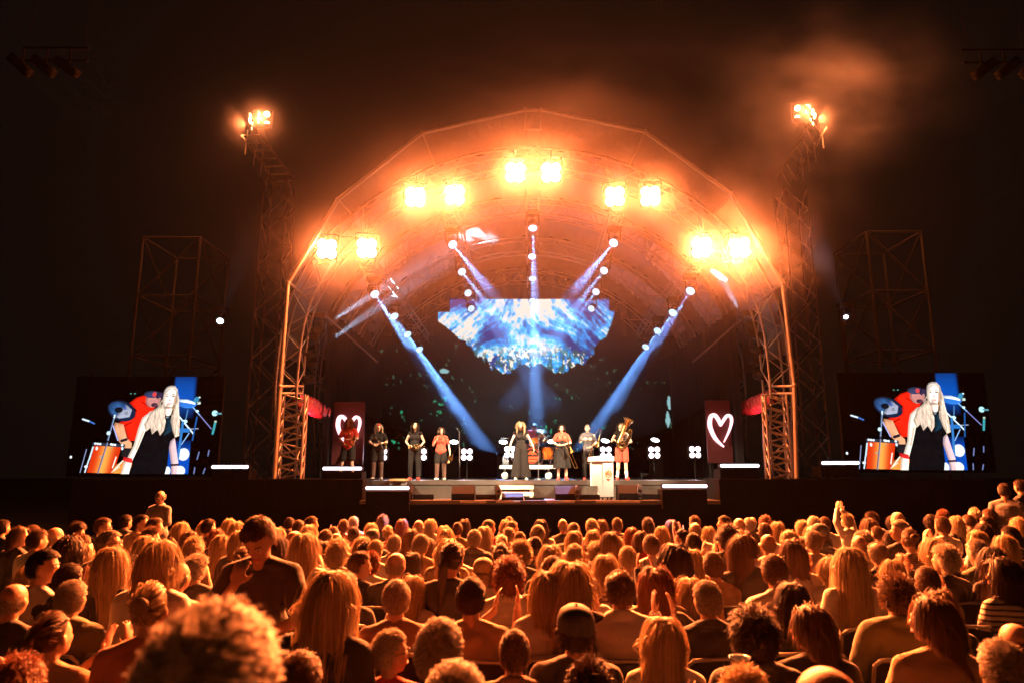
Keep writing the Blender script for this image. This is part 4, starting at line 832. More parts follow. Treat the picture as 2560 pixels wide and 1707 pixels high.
# ---- monitor wedges and subs
M_CAB = mat('cabinet_black', (0.010, 0.009, 0.009), 0.9, 0, .3, 30, .2, 120, spec=.1); M_CABS = mat('cabinet_side', (0.05, 0.05, 0.06), 0.7, 0, .2, 20, .2, 90)
def wedge(label, px0, px1, pyt, pyb, Y, sidepx, side=-1):
    a, b = at(px0, pyb, Y), at(px1, pyt, Y); zb_ = Z_APRON; zt = b.z; root = empty('monitor_wedge', ((a.x + b.x) / 2, Y, zb_)); tag(root, label, 'speaker', 'monitor speakers along the front of the stage')
    prof = [(0, 0), (0.55, 0), (0.48, (zt - zb_)), (0.22, (zt - zb_)), (0, (zt - zb_) * 0.45)]
    L = b.x - a.x; MB().prism([(-y + 0.0, z) for y, z in prof], L, (a.x, Y, zb_), (0, -1, 0), (0, 0, 1)).build('cabinet', M_CAB, root)
    e = b.x if side > 0 else a.x
    if sidepx:
        s = MB(); n = 14
        P = [Vector((e + side * 0.02 + side * sidepx * k * (1 - abs(2 * t - 1) ** 1.6) * 0.55, Y - 0.01 + 0.02 * t, zb_ + (zt - zb_ + .02) * t)) for t in np.linspace(0, 1, n)]
        Q = [Vector((e - side * 0.02 - side * sidepx * k * .35, Y - 0.012, zb_ + (zt - zb_) * t * .98)) for t in np.linspace(0, 1, n)]
        s.add(P + Q + [p + Vector((0, .4, 0)) for p in P], [(i, i + 1, n + i + 1, n + i) for i in range(n - 1)] + [(i, 2 * n + i, 2 * n + i + 1, i + 1) for i in range(n - 1)], False); s.build('side_panel', M_CABS, root)
        for t in (.3, .62): MB().lathe([(0, .004), (.035, .003), (.04, 0)], (e + side * 0.03, Y - 0.02, zb_ + (zt - zb_) * t), (0, -1, 0), 10).build('port', M_CAB, root)
    # grille
    MB().box(((a.x + b.x) / 2, Y - 0.006, zb_ + (zt - zb_) * .22), (L * .9, .012, (zt - zb_) * .36)).build('grille', M_BLK, root)
wedge('boxy black monitor speaker on the front edge left of the centre steps', 1030, 1088, 1213, 1250, 18.75, 0)
wedge('slanted black monitor wedge with grey side just left of the centre steps', 1186, 1244, 1213, 1250, 18.7, 14, 1)
wedge('low dark monitor box standing right in front of the steps', 1309, 1364, 1232, 1252, 18.66, 0)
wedge('slanted black monitor wedge with grey side just left of the lectern', 1446, 1502, 1214, 1250, 18.7, 14, -1)
wedge('boxy black monitor speaker right of the lectern', 1602, 1655, 1211, 1250, 18.75, 10, -1)
# ---- mic stands
def micstand(label, bx_, Y, z0, top, mic, base=0.15, boom=None):
    b = at(bx_, 1198, Y); root = empty('microphone_stand', (b.x, Y, z0)); tag(root, label, 'microphone stand'); t = at(*top, Y)
    rod('upright', (b.x, Y, z0), (t.x, Y, t.z), 0.014, M_ALU2, root, 8); MB().lathe([(0, .03), (base * .9, .02), (base, 0), (0, 0)], (b.x, Y, z0), (0, 0, 1), 24).build('base', M_BLK, root)
    e = at(*mic, Y - 0.05)
    if boom: q = at(*boom, Y); rod('boom', q, e, 0.011, M_ALU2, root)
    else: q = Vector((t.x, Y, t.z))
    d = (e - q).normalized(); MB().cone(e - d * 0.16, e, 0.012, 0.018, 10).ell(e + d * 0.02, (0.03, 0.03, 0.03)).build('microphone', M_SILVER, root)
micstand('straight microphone stand behind the gap left of the singer', 1149, 22.2, Z_DECK, (1148, 1077), (1144, 1072))
micstand('stand with boom microphone pointing down over the drums', 1346, 21.6, Z_DECK, (1347, 1085), (1354, 1083), 0.14, (1375, 1103))
tag(MB().lathe([(0, .05), (.10, .04), (.14, 0), (0, 0)], (at(1346, 1198, 21.3).x, 21.3, Z_DECK), (0, 0, 1), 24).build('stand_base', mat('pale_metal', (.5, .6, .75), .3, .6)), 'round shiny metal base disc on the deck right of the singer', 'stand base')
# ---- water bottles
M_PET = mat('clear_plastic', (0.8, 0.9, 1.0), 0.1, 0, 0, trans=0.7)
for i, (x, h_, lb) in enumerate(((1259, .30, 'tallest clear water bottle at the left end of the drum riser'), (1264, .22, 'middle small water bottle beside the tallest one'), (1269, .2, 'rightmost small water bottle on the drum riser'))):
    p = at(x, 1160, YR + .1); r_ = empty('water_bottle', (p.x, YR + .1, RZ)); tag(r_, lb, 'bottle', 'water bottles on the drum riser'); MB().lathe([(0, 0), (.033, 0), (.035, h_ * .7), (.014, h_ * .9), (.014, h_ * .95)], (p.x, YR + .1, RZ), (0, 0, 1), 14).build('body', M_PET, r_); MB().cone((p.x, YR + .1, RZ + h_ * .95), (p.x, YR + .1, RZ + h_), .016, .016).build('cap', mat('blue_cap', (.05, .2, .6)), r_)
# ---- drum kit
M_DR = mat('amber_lacquer', (0.72, 0.16, 0.02), 0.15, 0, .35, 6, coat=1.0); M_CYM = mat('cymbal_bronze', (0.55, 0.38, 0.2), 0.22, 1.0, .2, 30); M_HEADW = mat('drum_skin', (0.75, 0.72, 0.68), .5); M_LOGO = mat('logo_red', (0.85, 0.07, 0.02), .45, 0, .1, 9, emit=None)
def drum(name, label, c, d, r, L, grp='drum kit on the riser', logo=False):
    c = Vector(c); d = unit(d); root = empty(name, (c.x, c.y, RZ)); tag(root, label, 'drum', grp)
    MB().lathe([(r, 0), (r, L)], c, d, 32).build('shell', M_DR if not logo else M_BLK, root)
    for t in (0, L): MB().tube([c + d * t + (frame(d)[0] * math.cos(a) + frame(d)[1] * math.sin(a)) * (r + .008) for a in np.linspace(0, 2 * math.pi, 33)[:-1]], 0.013, 6, False, True).build('hoop', M_SILVER, root)
    MB().lathe([(0, -0.004), (r, -0.002)], c, d, 32).build('front_skin', M_HEADW if not logo else M_BLK, root); MB().lathe([(0, L + .004), (r, L + .002)], c, d, 32).build('back_skin', M_HEADW, root)
    for a in np.linspace(0, 2 * math.pi, 9)[:-1]:
        x, y, _ = frame(d); o = (x * math.cos(a) + y * math.sin(a)) * (r + .012); rod('lug', c + o + d * .02, c + o + d * (L - .02), 0.007, M_SILVER, root, 5)
    return root
kx = at(1329, 1138, YR + .25); kd = drum('bass_drum', 'bass drum with a round red logo on its black front skin', (kx.x, YR + .25, RZ + .30), (0, 1, 0), .285, .42, logo=True)
lg = MB(); cK = Vector((kx.x, YR + .236, RZ + .30))
def LP(x, z, o=0): return cK + Vector((x, -o, z))
lg.tube([LP(.235 * math.cos(a), .235 * math.sin(a)) for a in np.linspace(0, 2 * math.pi, 33)[:-1]], .010, 5, False, True)
def flat(pts, o=.004): lg.add([LP(x, z, o) for x, z in pts], [tuple(range(len(pts)))], False)
flat([(-.17, .02), (-.02, .17), (.02, .12), (.06, .14), (.19, .02), (.10, .04), (.02, .02), (-.05, .05)]); flat([(-.225, -.03), (.225, -.03), (.215, -.10), (-.215, -.10)]); flat([(-.19, -.125), (.19, -.125), (.13, -.19), (-.13, -.19)])
lg.build('logo', M_LOGO, kd); lt_ = MB()
for i in range(5): 
    x = -.15 + i * .075; lt_.add([LP(x + a, -.065 + b, .008) for a, b in ((-.02, -.025), (-.012, -.025), (-.012, .025), (-.02, .025))], [(0, 1, 2, 3)], False)
lt_.build('lettering', M_BLK, kd)
t1 = at(1337, 1106, YR + .3); drum('tom_drum', 'small amber tom mounted above the bass drum', (t1.x, YR + .22, t1.z - .1), (0, .45, 1), .15, .22)
t2 = at(1368, 1128, YR + .3); drum('floor_tom', 'tall amber floor tom right of the bass drum', (t2.x, YR + .45, RZ + .18), (0, 0, 1), .19, .40)
t3 = at(1309, 1118, YR + .5); drum('snare_drum', 'shallow snare drum half hidden behind the singer', (t3.x, YR + .7, RZ + .55), (0, 0, 1), .17, .14)
for lb, cx_, cy_, r_, tilt, yy_ in (('crash cymbal edge-on left of the singer', 1268, 1095, .24, (0.08, 0, 1), .5), ('large dark ride cymbal tilted over the red shirted drummer', 1358, 1083, .26, (.15, -.55, .8), .5), ('second crash cymbal tilted right of the drummer', 1362, 1096, .22, (-.3, -.5, .8), .3), ('thin hi-hat cymbal beside the floor tom', 1383, 1118, .17, (0.0, -.1, 1), .4)):
    c = at(cx_, cy_, YR + yy_); root = empty('cymbal_stand', (c.x, YR + yy_, RZ)); tag(root, lb, 'cymbal', 'cymbals of the drum kit')
    MB().lathe([(0, .03), (.03, .028), (.05, .012), (r_, 0), (.05, .008), (0, .02)], c, tilt, 36).build('cymbal', M_CYM, root)
    rod('stand', (c.x, c.y, RZ + .35), c, .011, M_SILVER, root)
    for a in (0, 2.1, 4.2): rod('tripod_leg', (c.x, c.y, RZ + .42), (c.x + .25 * math.cos(a), c.y + .25 * math.sin(a), RZ + .01), .011, M_SILVER, root)
# small green exit sign / mute on deck right of the lectern
p = at(1613, 1138, 23); tag(MB().box((p.x, 23, Z_DECK + .1), (.3, .25, .2)).build('flight_case', M_CAB), 'small dark flight case on the deck right of the tuba player', 'case')
# ================================================================== PEOPLE
def skin_mat(name, c):
    m = mat(name, c, 0.48, 0, 0.10, 14, 0.12, 90); b = m.node_tree.nodes['Principled BSDF']
    b.inputs['Subsurface Weight'].default_value = 0.0; return m
SK1 = skin_mat('skin_fair', (0.62, 0.36, 0.25)); SK2 = skin_mat('skin_tan', (0.50, 0.27, 0.17)); SK3 = skin_mat('skin_stage', (0.72, 0.44, 0.30))
def hair_mat(name, c):
    m = bpy.data.materials.new(name); m.use_nodes = True; nt = m.node_tree; b = nt.nodes['Principled BSDF']
    b.inputs['Roughness'].default_value = 0.55; b.inputs['Specular IOR Level'].default_value = 0.35
    g = nt.nodes.new('ShaderNodeVertexColor'); g.layer_name = 'tone'
    sep = nt.nodes.new('ShaderNodeMix'); sep.data_type = 'RGBA'; sep.inputs[6].default_value = (*[x * 0.50 for x in c], 1); sep.inputs[7].default_value = (*[min(1, x * 1.35) for x in c], 1)
    nt.links.new(g.outputs[0], sep.inputs[0]); nt.links.new(sep.outputs[2], b.inputs['Base Color'])
    t = nt.nodes.new('ShaderNodeBsdfTranslucent'); nt.links.new(sep.outputs[2], t.inputs[0]); ms = nt.nodes.new('ShaderNodeMixShader'); ms.inputs[0].default_value = 0.30
    o = nt.nodes['Material Output']; nt.links.new(b.outputs[0], ms.inputs[1]); nt.links.new(t.outputs[0], ms.inputs[2]); nt.links.new(ms.outputs[0], o.inputs[0]); return m
HC = {'bl': ('blonde', (0.58, 0.42, 0.24)), 'lb': ('pale blond', (0.66, 0.52, 0.34)), 'gr': ('grey', (0.40, 0.34, 0.28)), 'br': ('brown', (0.15, 0.085, 0.05)),
      'dk': ('dark', (0.035, 0.018, 0.010)), 'rd': ('reddish', (0.22, 0.075, 0.035)), 'wh': ('white', (0.70, 0.62, 0.52))}
HM = {k: hair_mat('hair_' + v[0].replace(' ', '_'), v[1]) for k, v in HC.items()}
def cloth(name, c, **k): return mat(name, c, k.pop('rough', 0.85), 0, 0.10, 6, 0.7, 15, sheen=0.25, **k)
def stripes(name, c1, c2, sc=26.0):
    m = cloth(name, c1); nt = m.node_tree; b = nt.nodes['Principled BSDF']; tc = nt.nodes.new('ShaderNodeTexCoord'); sp_ = nt.nodes.new('ShaderNodeSeparateXYZ'); nt.links.new(tc.outputs['Object'], sp_.inputs[0])
    a = nt.nodes.new('ShaderNodeMath'); a.operation = 'MULTIPLY'; a.inputs[1].default_value = sc; nt.links.new(sp_.outputs[2], a.inputs[0])
    f = nt.nodes.new('ShaderNodeMath'); f.operation = 'FRACT'; nt.links.new(a.outputs[0], f.inputs[0]); g = nt.nodes.new('ShaderNodeMath'); g.operation = 'GREATER_THAN'; g.inputs[1].default_value = 0.62; nt.links.new(f.outputs[0], g.inputs[0])
    mx = nt.nodes.new('ShaderNodeMix'); mx.data_type = 'RGBA'; mx.inputs[6].default_value = (*c1, 1); mx.inputs[7].default_value = (*c2, 1); nt.links.new(g.outputs[0], mx.inputs[0]); nt.links.new(mx.outputs[2], b.inputs['Base Color']); return m
CL = {'w': ('cream', cloth('cloth_cream', (0.80, 0.75, 0.68))), 'k': ('black', cloth('cloth_black', (0.022, 0.020, 0.020))), 'n': ('navy', cloth('cloth_navy', (0.03, 0.04, 0.08))), 'r': ('red', cloth('cloth_red', (0.55, 0.05, 0.03))),
      'o': ('orange pink', cloth('cloth_orange', (0.62, 0.22, 0.12))), 'g': ('olive green', cloth('cloth_olive', (0.13, 0.13, 0.06))), 't': ('tan', cloth('cloth_tan', (0.40, 0.28, 0.17))), 's': ('striped', stripes('cloth_striped', (0.68, 0.60, 0.50), (0.03, 0.03, 0.04))),
      'p': ('peach', cloth('cloth_peach', (0.62, 0.40, 0.30))), 'b': ('brown', cloth('cloth_brown', (0.16, 0.09, 0.05))), 'x': ('patterned', stripes('cloth_patterned', (0.10, 0.08, 0.07), (0.35, 0.28, 0.2), 60.0))}
DEN = cloth('denim', (0.05, 0.07, 0.12)); TRK = CL['k'][1]
V3 = Vector
def rotm(yaw, pitch, roll=0.0): return Matrix.Rotation(yaw, 3, 'Z') @ Matrix.Rotation(pitch, 3, 'X') @ Matrix.Rotation(roll, 3, 'Y')
def head_prims(mb, c, M, det=True, fem=False):
    e = lambda o, r: mb.ell(c + M @ V3(o), r, M, 16, 11)
    e((0, -0.008, 0.028), (0.074, 0.094, 0.086)); e((0, 0.012, -0.012), (0.067, 0.080, 0.085)); e((0, 0.030, -0.058), (0.048, 0.054, 0.048)); e((0, 0.056, -0.088), (0.022, 0.022, 0.018))
    e((0, 0.060, 0.022), (0.052, 0.030, 0.020))          # brow
    for s in (-1, 1):
        e((s * 0.030, 0.066, -0.022), (0.020, 0.020, 0.020)); e((s * 0.078, -0.004, -0.012), (0.008, 0.018, 0.030)); e((s * 0.084, -0.012, -0.006), (0.006, 0.014, 0.024))
    mb.cap(c + M @ V3((0, 0.084, 0.012)), c + M @ V3((0, 0.104, -0.024)), 0.009, 0.013, 10)
    e((0, 0.088, -0.052), (0.021, 0.010, 0.006)); e((0, 0.086, -0.062), (0.018, 0.010, 0.006))
def hand_prims(mb, w, d, n, side, curl=0.25, thumb=1):
    """wrist w, finger direction d, palm normal n, side = thumb side vector"""
    d = unit(d); n = unit(n); s = unit(side - d * side.dot(d)); n = s.cross(d) * (1 if s.cross(d).dot(n) > 0 else -1)
    M = Matrix((s, d, n)).transposed(); mb.ell(w + d * 0.045, (0.042, 0.052, 0.016), M, 12, 8)
    for i, (o, L) in enumerate(((0.034, 0.070), (0.012, 0.078), (-0.011, 0.073), (-0.033, 0.058))):
        b = w + d * 0.080 + s * o; d1 = unit(d + n * curl + s * o * 2.6); m = b + d1 * L * 0.5; d2 = unit(d + n * curl * 3.0 + s * o * 2.6); mb.cap(b, m, 0.0095, 0.0085, 8); mb.cap(m, m + d2 * L * 0.5, 0.0085, 0.0068, 8)
    b = w + d * 0.022 + s * 0.034; m = b + unit(s * 0.9 + d * 0.7 + n * 0.2) * 0.034; mb.cap(b, m, 0.013, 0.011, 8); mb.cap(m, m + unit(s * 0.35 + d * 1.0 + n * 0.3) * 0.032, 0.010, 0.008, 8)
def foot_prims(mb, a, d, r=0.0):
    d = unit(V3((d.x, d.y, 0))); mb.cap(a + V3((0, 0, -0.045)) - d * 0.04, a + V3((0, 0, -0.052)) + d * 0.13, 0.036 + r, 0.026 + r, 10); mb.ell(a + d * 0.05 + V3((0, 0, -0.052)), (0.044 + r, 0.07 + r, 0.026 + r), Matrix.Rotation(math.atan2(-d.x, d.y), 3, 'Z'))
def base_pose(**kw):
    """seated figure facing +Y, floor at z=0"""
    J = dict(pel=V3((0, 0, 0.55)), wai=V3((0, -0.02, 0.72)), che=V3((0, -0.015, 0.90)), nek=V3((0, -0.01, 1.075)), hed=V3((0, 0.02, 1.215)),
             yaw=0.0, pit=0.0, rol=0.0, shL=V3((-0.168, -0.015, 0.998)), shR=V3((0.168, -0.015, 0.998)), elL=V3((-0.235, 0.05, 0.74)), elR=V3((0.235, 0.05, 0.74)),
             wrL=V3((-0.13, 0.27, 0.68)), wrR=V3((0.13, 0.27, 0.68)), hdL=V3((0.3, 1, -0.1)), hdR=V3((-0.3, 1, -0.1)), pnL=V3((0, 0, -1)), pnR=V3((0, 0, -1)), sdL=V3((1, 0, 0)), sdR=V3((-1, 0, 0)),
             hiL=V3((-0.09, 0.03, 0.53)), hiR=V3((0.09, 0.03, 0.53)), knL=V3((-0.12, 0.46, 0.52)), knR=V3((0.12, 0.46, 0.52)), anL=V3((-0.12, 0.46, 0.09)), anR=V3((0.12, 0.46, 0.09)), ftL=V3((-.1, 1, 0)), ftR=V3((.1, 1, 0)), curl=0.25, w=1.0)
    J.update(kw); return J
def stand_pose(**kw):
    J = base_pose(pel=V3((0, 0, 0.93)), wai=V3((0, 0, 1.08)), che=V3((0, 0, 1.245)), nek=V3((0, 0.0, 1.43)), hed=V3((0, 0.015, 1.57)), shL=V3((-0.160, 0, 1.352)), shR=V3((0.160, 0, 1.352)),
                  elL=V3((-0.235, -0.01, 1.11)), elR=V3((0.235, -0.01, 1.11)), wrL=V3((-0.25, 0.06, 0.87)), wrR=V3((0.25, 0.06, 0.87)), hdL=V3((0, .1, -1)), hdR=V3((0, .1, -1)), pnL=V3((1, 0, 0)), pnR=V3((-1, 0, 0)), sdL=V3((0, 1, 0)), sdR=V3((0, 1, 0)),
                  hiL=V3((-0.088, 0, 0.90)), hiR=V3((0.088, 0, 0.90)), knL=V3((-0.11, 0.03, 0.49)), knR=V3((0.11, 0.03, 0.49)), anL=V3((-0.12, -0.01, 0.085)), anR=V3((0.12, -0.01, 0.085)), ftL=V3((-.3, 1, 0)), ftR=V3((.3, 1, 0)))
    J.update(kw); return J
def torso(mb, J, g=0.0, fem=False, hips=True):
    w = J['w']; up = (J['nek'] - J['wai']).normalized(); x = unit(J['shR'] - J['shL']); y = up.cross(x); M = Matrix((x, y, up)).transposed(); y = unit(y)
    mb.ell(J['che'], (0.155 * w + g, 0.105 * w + g, 0.15 + g), M, 18, 12); mb.ell(J['che'] + up * 0.055 - y * 0.02, (0.135 * w + g, 0.086 * w + g, 0.085 + g), M, 18, 10)
    mb.ell(J['wai'], ((0.125 if fem else 0.145) * w + g, 0.10 * w + g, 0.13 + g), M, 18, 12)
    if hips: mb.ell(J['pel'], (0.165 * w + g, 0.125 * w + g, 0.12 + g), None, 18, 12)
    mb.ell((J['pel'] + J['wai']) / 2, (0.145 * w + g, 0.112 * w + g, 0.11 + g), M, 18, 12)
    for s in ('L', 'R'):
        mb.cap(J['che'] + up * 0.09, J['sh' + s], 0.060 + g, 0.052 + g); mb.cap(J['nek'] - up * 0.005, J['sh' + s] + up * 0.004, 0.040 + g * .6, 0.046 + g)
        if fem: mb.ell(J['che'] + x * (0.07 if s == 'R' else -0.07) + y * 0.085 - up * 0.005, (0.058 + g, 0.05 + g, 0.055 + g), M)
def body_prims(J, fem=False):
    mb = MB(); M = rotm(J['yaw'], J['pit'], J['rol']); torso(mb, J, 0, fem); mb.cap(J['nek'] - V3((0, 0, 0.03)), J['hed'] + M @ V3((0, -0.018, -0.045)), 0.053 if not fem else 0.046, 0.050 if not fem else 0.044)
    head_prims(mb, J['hed'], M, True, fem)
    for s in ('L', 'R'):
        k = 0.88 if fem else 1.0
        mb.cap(J['sh' + s], J['el' + s], 0.050 * k, 0.038 * k); mb.cap(J['el' + s], J['wr' + s], 0.038 * k, 0.025 * k); hand_prims(mb, J['wr' + s], J['hd' + s], J['pn' + s], J['sd' + s], J['curl'])
        mb.cap(J['hi' + s], J['kn' + s], 0.082, 0.055); mb.cap(J['kn' + s], J['an' + s], 0.053, 0.036); c = J['kn' + s].lerp(J['an' + s], 0.28); mb.ell(c + V3((0, -0.018, 0)), (0.05, 0.052, 0.10)); foot_prims(mb, J['an' + s], J['ft' + s])
    return mb
_dg = None
def remesh(mb, name, vox, it=4, wr=0.0, seed=0, wf=9.0):
    me = mb.mesh('tmp'); o = bpy.data.objects.new('tmp', me); COL.objects.link(o)
    m = o.modifiers.new('r', 'REMESH'); m.mode = 'VOXEL'; m.voxel_size = vox; m.use_smooth_shade = True
    if it: s = o.modifiers.new('s', 'SMOOTH'); s.factor = 0.5; s.iterations = it
    dg = bpy.context.evaluated_depsgraph_get(); dg.update(); e = o.evaluated_get(dg); out = bpy.data.meshes.new_from_object(e); out.name = name
    bpy.data.objects.remove(o); bpy.data.meshes.remove(me)
    if wr > 0:
        n = len(out.vertices); co = np.empty(n * 3); out.vertices.foreach_get('co', co); no = np.empty(n * 3); out.vertices.foreach_get('normal', no); co = co.reshape(-1, 3); no = no.reshape(-1, 3)
        r = np.random.default_rng(seed); f = np.zeros(n)
        for k in range(7):
            d = r.normal(size=3); d /= np.linalg.norm(d); d[2] *= 0.55; ph = r.random() * 6.28; q = co @ d; bend = np.sin(co @ r.normal(size=3) * wf * 0.7 + ph) * 0.9
            f += np.abs(np.sin(q * wf * (1.4 + 1.6 * r.random()) + bend * 1.6 + ph)) ** 0.7
        f = (f / 7 - 0.62) * wr; co += no * f[:, None]; out.vertices.foreach_set('co', co.ravel())
    for p in out.polygons[:0]: pass
    out.polygons.foreach_set('use_smooth', [True] * len(out.polygons)); out.update(); return out
def shirt_prims(J, kind, fem):
    g = {'tee': 0.014, 'shirt': 0.017, 'jacket': 0.030, 'long': 0.014, 'tank': 0.009}[kind]; mb = MB(); torso(mb, J, g, fem, hips=True)
    up = unit(J['nek'] - J['wai'])
    if kind in ('tee', 'shirt', 'jacket', 'long'):
        for s in ('L', 'R'):
            sh, el, wr = J['sh' + s], J['el' + s], J['wr' + s]
            if kind == 'tee': mb.cap(sh, sh.lerp(el, 0.62), 0.052 + g, 0.052 + g)
            else: mb.cap(sh, el, 0.050 + g, 0.040 + g); mb.cap(el, el.lerp(wr, 0.92 if kind != 'shirt' or fem else 0.9), 0.040 + g, 0.030 + g)
    if kind in ('shirt', 'jacket'):           # collar ring standing round the neck
        y = up.cross(unit(J['shR'] - J['shL'])); c = J['nek'] + up * 0.012; pts = []
        X = unit(J['shR'] - J['shL'])
        for a in np.linspace(0, 2 * math.pi, 17)[:-1]: pts.append(c + X * math.cos(a) * (0.062 + g * .4) + y * math.sin(a) * (0.060 + g * .4) - up * 0.02 * math.sin(a))
        mb.tube(pts, 0.014 + g * .2, 8, False, True); mb.tube([p - up * 0.018 + (p - c) * .12 for p in pts], 0.016 + g * .2, 8, False, True)
    else:
        pass
    return mb
def leg_prims(J, kind='trousers'):
    g = 0.016; mb = MB(); mb.ell(J['pel'], (0.168 + g * .4, 0.128 + g * .4, 0.115), None, 18, 12)
    for s in ('L', 'R'):
        if kind == 'trousers': mb.cap(J['hi' + s], J['kn' + s], 0.086 + g * .6, 0.060 + g); mb.cap(J['kn' + s], J['an' + s] + V3((0, 0, .02)), 0.058 + g, 0.046 + g)
        else: mb.cap(J['hi' + s], J['hi' + s].lerp(J['kn' + s], 0.75), 0.090 + g, 0.088 + g)
    return mb
def shoe_prims(J):
    mb = MB()
    for s in ('L', 'R'): foot_prims(mb, J['an' + s], J['ft' + s], 0.010); mb.cap(J['an' + s] + V3((0, 0, .0)), J['an' + s] + V3((0, 0, .03)), .043, .042)
    return mb
# ------------------------------------------------------------------ hair: a close cap plus thousands of thin locks combed over the skull
def hair_mesh(style, seed=0):
    rg = np.random.default_rng(seed + 77)
    P = dict(S=(3600, 4, .026, .0050, .007, .17, 0.04), B=(700, 3, .014, .006, .004, .2, 0.0), R=(2200, 4, .026, .005, .007, .22, 0.05), L=(2600, 12, .38, .0068, .010, .3, .0), W=(2500, 12, .40, .0075, .020, .35, .30), C=(3400, 7, .080, .0060, .022, .32, .8),
             O=(2600, 8, .20, .0065, .013, .35, .06), P=(1500, 7, .17, .008, .010, .2, .0), U=(1500, 6, .14, .008, .010, .2, .0), K=(700, 4, .06, .0075, .006, .3, 0.0), T=(3000, 5, .042, .0062, .012, .35, .25))[style]
    N, ns, L, wd, puff, out0, curl = P
    E = np.array([0.078, 0.100, 0.104]); C0 = np.array([0, -0.006, 0.014])
    d = rg.normal(size=(N * 4, 3)); d /= np.linalg.norm(d, axis=1)[:, None]
    x, y, z = d.T; line = 0.50 + 0.25 * (1 - abs(x))
    ok = (z > np.where(y > 0.15, line - 0.06, np.where(y > -0.25, 0.12 - 1.2 * (0.15 - y) , -0.62)))
    ok &= ~((abs(x) > 0.86) & (y > -0.15) & (z < 0.15))
    if style == 'B': ok &= (z < 0.25) & (y < 0.2)
    if style == 'R': ok &= ~((z > 0.62) & (y > -0.55)) | (rg.random(N * 4) < 0.10)
    if style == 'K': ok &= (z < 0.05)
    d = d[ok][:N]; N = len(d); p = C0 + d * E * 0.985; n0 = d / E; n0 /= np.linalg.norm(n0, axis=1)[:, None]
    crown = np.array([0.02, -0.45, 0.88]); 
    if style in ('L', 'W', 'O'):
        f = np.c_[np.sign(d[:, 0] + 0.02) * 1.0, -0.25 + 0 * d[:, 1], -0.1 + 0 * d[:, 2]]; v = f
        v[d[:, 1] < -0.3] = (0, -0.5, -1)
    elif style in ('P', 'U'): v = np.array([0, -0.11, 0.05 if style == 'P' else 0.02]) - p
    else: v = p - C0 - crown * 0.10; v = v - (crown * (v @ crown)[:, None]) * 1.0 + np.array([0, 0.15, 0])
    v = v - n0 * (v * n0).sum(1)[:, None]; v /= np.linalg.norm(v, axis=1)[:, None] + 1e-9
    v = v * (1 - out0) + n0 * out0 + rg.normal(size=(N, 3)) * (0.10 if style not in 'CT' else 0.40); v /= np.linalg.norm(v, axis=1)[:, None]
    lay = rg.random(N) * puff + 0.004; fly = rg.random(N) < .07; lay[fly] += .003 + rg.random(fly.sum()) * (.006 if style in 'SBRK' else .022); Ls = L * (0.75 + 0.4 * rg.random(N)); ds = Ls / ns
    if style in ('P', 'U'): ds = np.full(N, 0.0) + 0.26 / ns
    pts = [p.copy()]; ph = rg.random(N) * 6.28; A = frame_np = None; clump = rg.integers(0, 90, N); cd = rg.normal(size=(90, 3)) * 0.25
    tie = np.array([0, -0.118, 0.045 if style == 'P' else 0.03])
    for k in range(ns):
        g = {'S': .25, 'B': .3, 'R': .25, 'K': .4, 'L': 1.3, 'W': 1.1, 'C': .35, 'O': 1.2, 'P': 0, 'U': 0, 'T': .1}[style]
        v = v + np.array([0, 0, -1.0]) * g * (0.35 if k < 2 else .6)
        if curl: v = v + curl * 0.9 * np.c_[np.sin(ph + k * 1.9), np.cos(ph + k * 1.7), 0.6 * np.sin(ph * 2 + k * 2.1)]
        if style in ('L', 'W', 'O'): v = v + cd[clump] * 0.25
        if style in ('P', 'U'): v = (tie - p) / (np.linalg.norm(tie - p, axis=1)[:, None] + 1e-6); 
        v /= np.linalg.norm(v, axis=1)[:, None] + 1e-9
        step = ds[:, None] * v
        if style in ('P', 'U'): step = v * np.minimum(ds, np.linalg.norm(tie - p, axis=1))[:, None]
        p = p + step
        q = (p - C0) / E; r = np.linalg.norm(q, axis=1); lim = 1 + lay / 0.09; m = r < lim; q[m] *= (lim[m] / r[m])[:, None]; p = C0 + q * E
        # keep clear of face, neck, shoulders and back
        fz = p[:, 2] < -0.02; m = fz & (p[:, 1] > 0.02 + 0.0 * p[:, 0]) & (abs(p[:, 0]) < 0.088); p[m, 0] = np.sign(p[m, 0] + 1e-6) * 0.090
        m = p[:, 2] < -0.09; rr = np.hypot(p[:, 0], p[:, 1] + 0.02) + 1e-6; m2 = m & (rr < 0.062); p[m2, 0] *= (0.062 / rr[m2]); p[m2, 1] = -0.02 + (p[m2, 1] + 0.02) * (0.062 / rr[m2])
        if L > .15 or style == 'W':
            c = np.array([0, -0.035, -0.33]); e2 = np.array([0.235, 0.150, 0.205]); q = (p - c) / e2; r = np.linalg.norm(q, axis=1); lim = 1 + lay * 3; m = (r < lim) & (p[:, 2] < -0.12); yb = -np.sqrt(np.clip(lim ** 2 - q[:, 0] ** 2 - q[:, 2] ** 2, 0, 4)) * e2[1] + c[1]; p[m, 1] = np.minimum(p[m, 1], yb[m]); mx_ = p[:, 2] < -0.05; p[mx_, 0] = np.clip(p[mx_, 0], -.105 - lay[mx_], .105 + lay[mx_])
            m = (p[:, 2] < -.30) & (p[:, 1] < 0) ; p[m, 1] = np.minimum(p[m, 1], -0.165 - lay[m] * .6)
        pts.append(p.copy())
    pts = np.stack(pts, 1)                                  # N, ns+1, 3
    K = ns + 1; t = np.gradient(pts, axis=1); t /= np.linalg.norm(t, axis=2)[..., None] + 1e-9; nn_ = pts - (C0 + np.array([0, 0, -0.03])); nn_[..., 2] *= np.where(pts[..., 2] < -.1, .1, 1); nn_ /= np.linalg.norm(nn_, axis=2)[..., None] + 1e-9
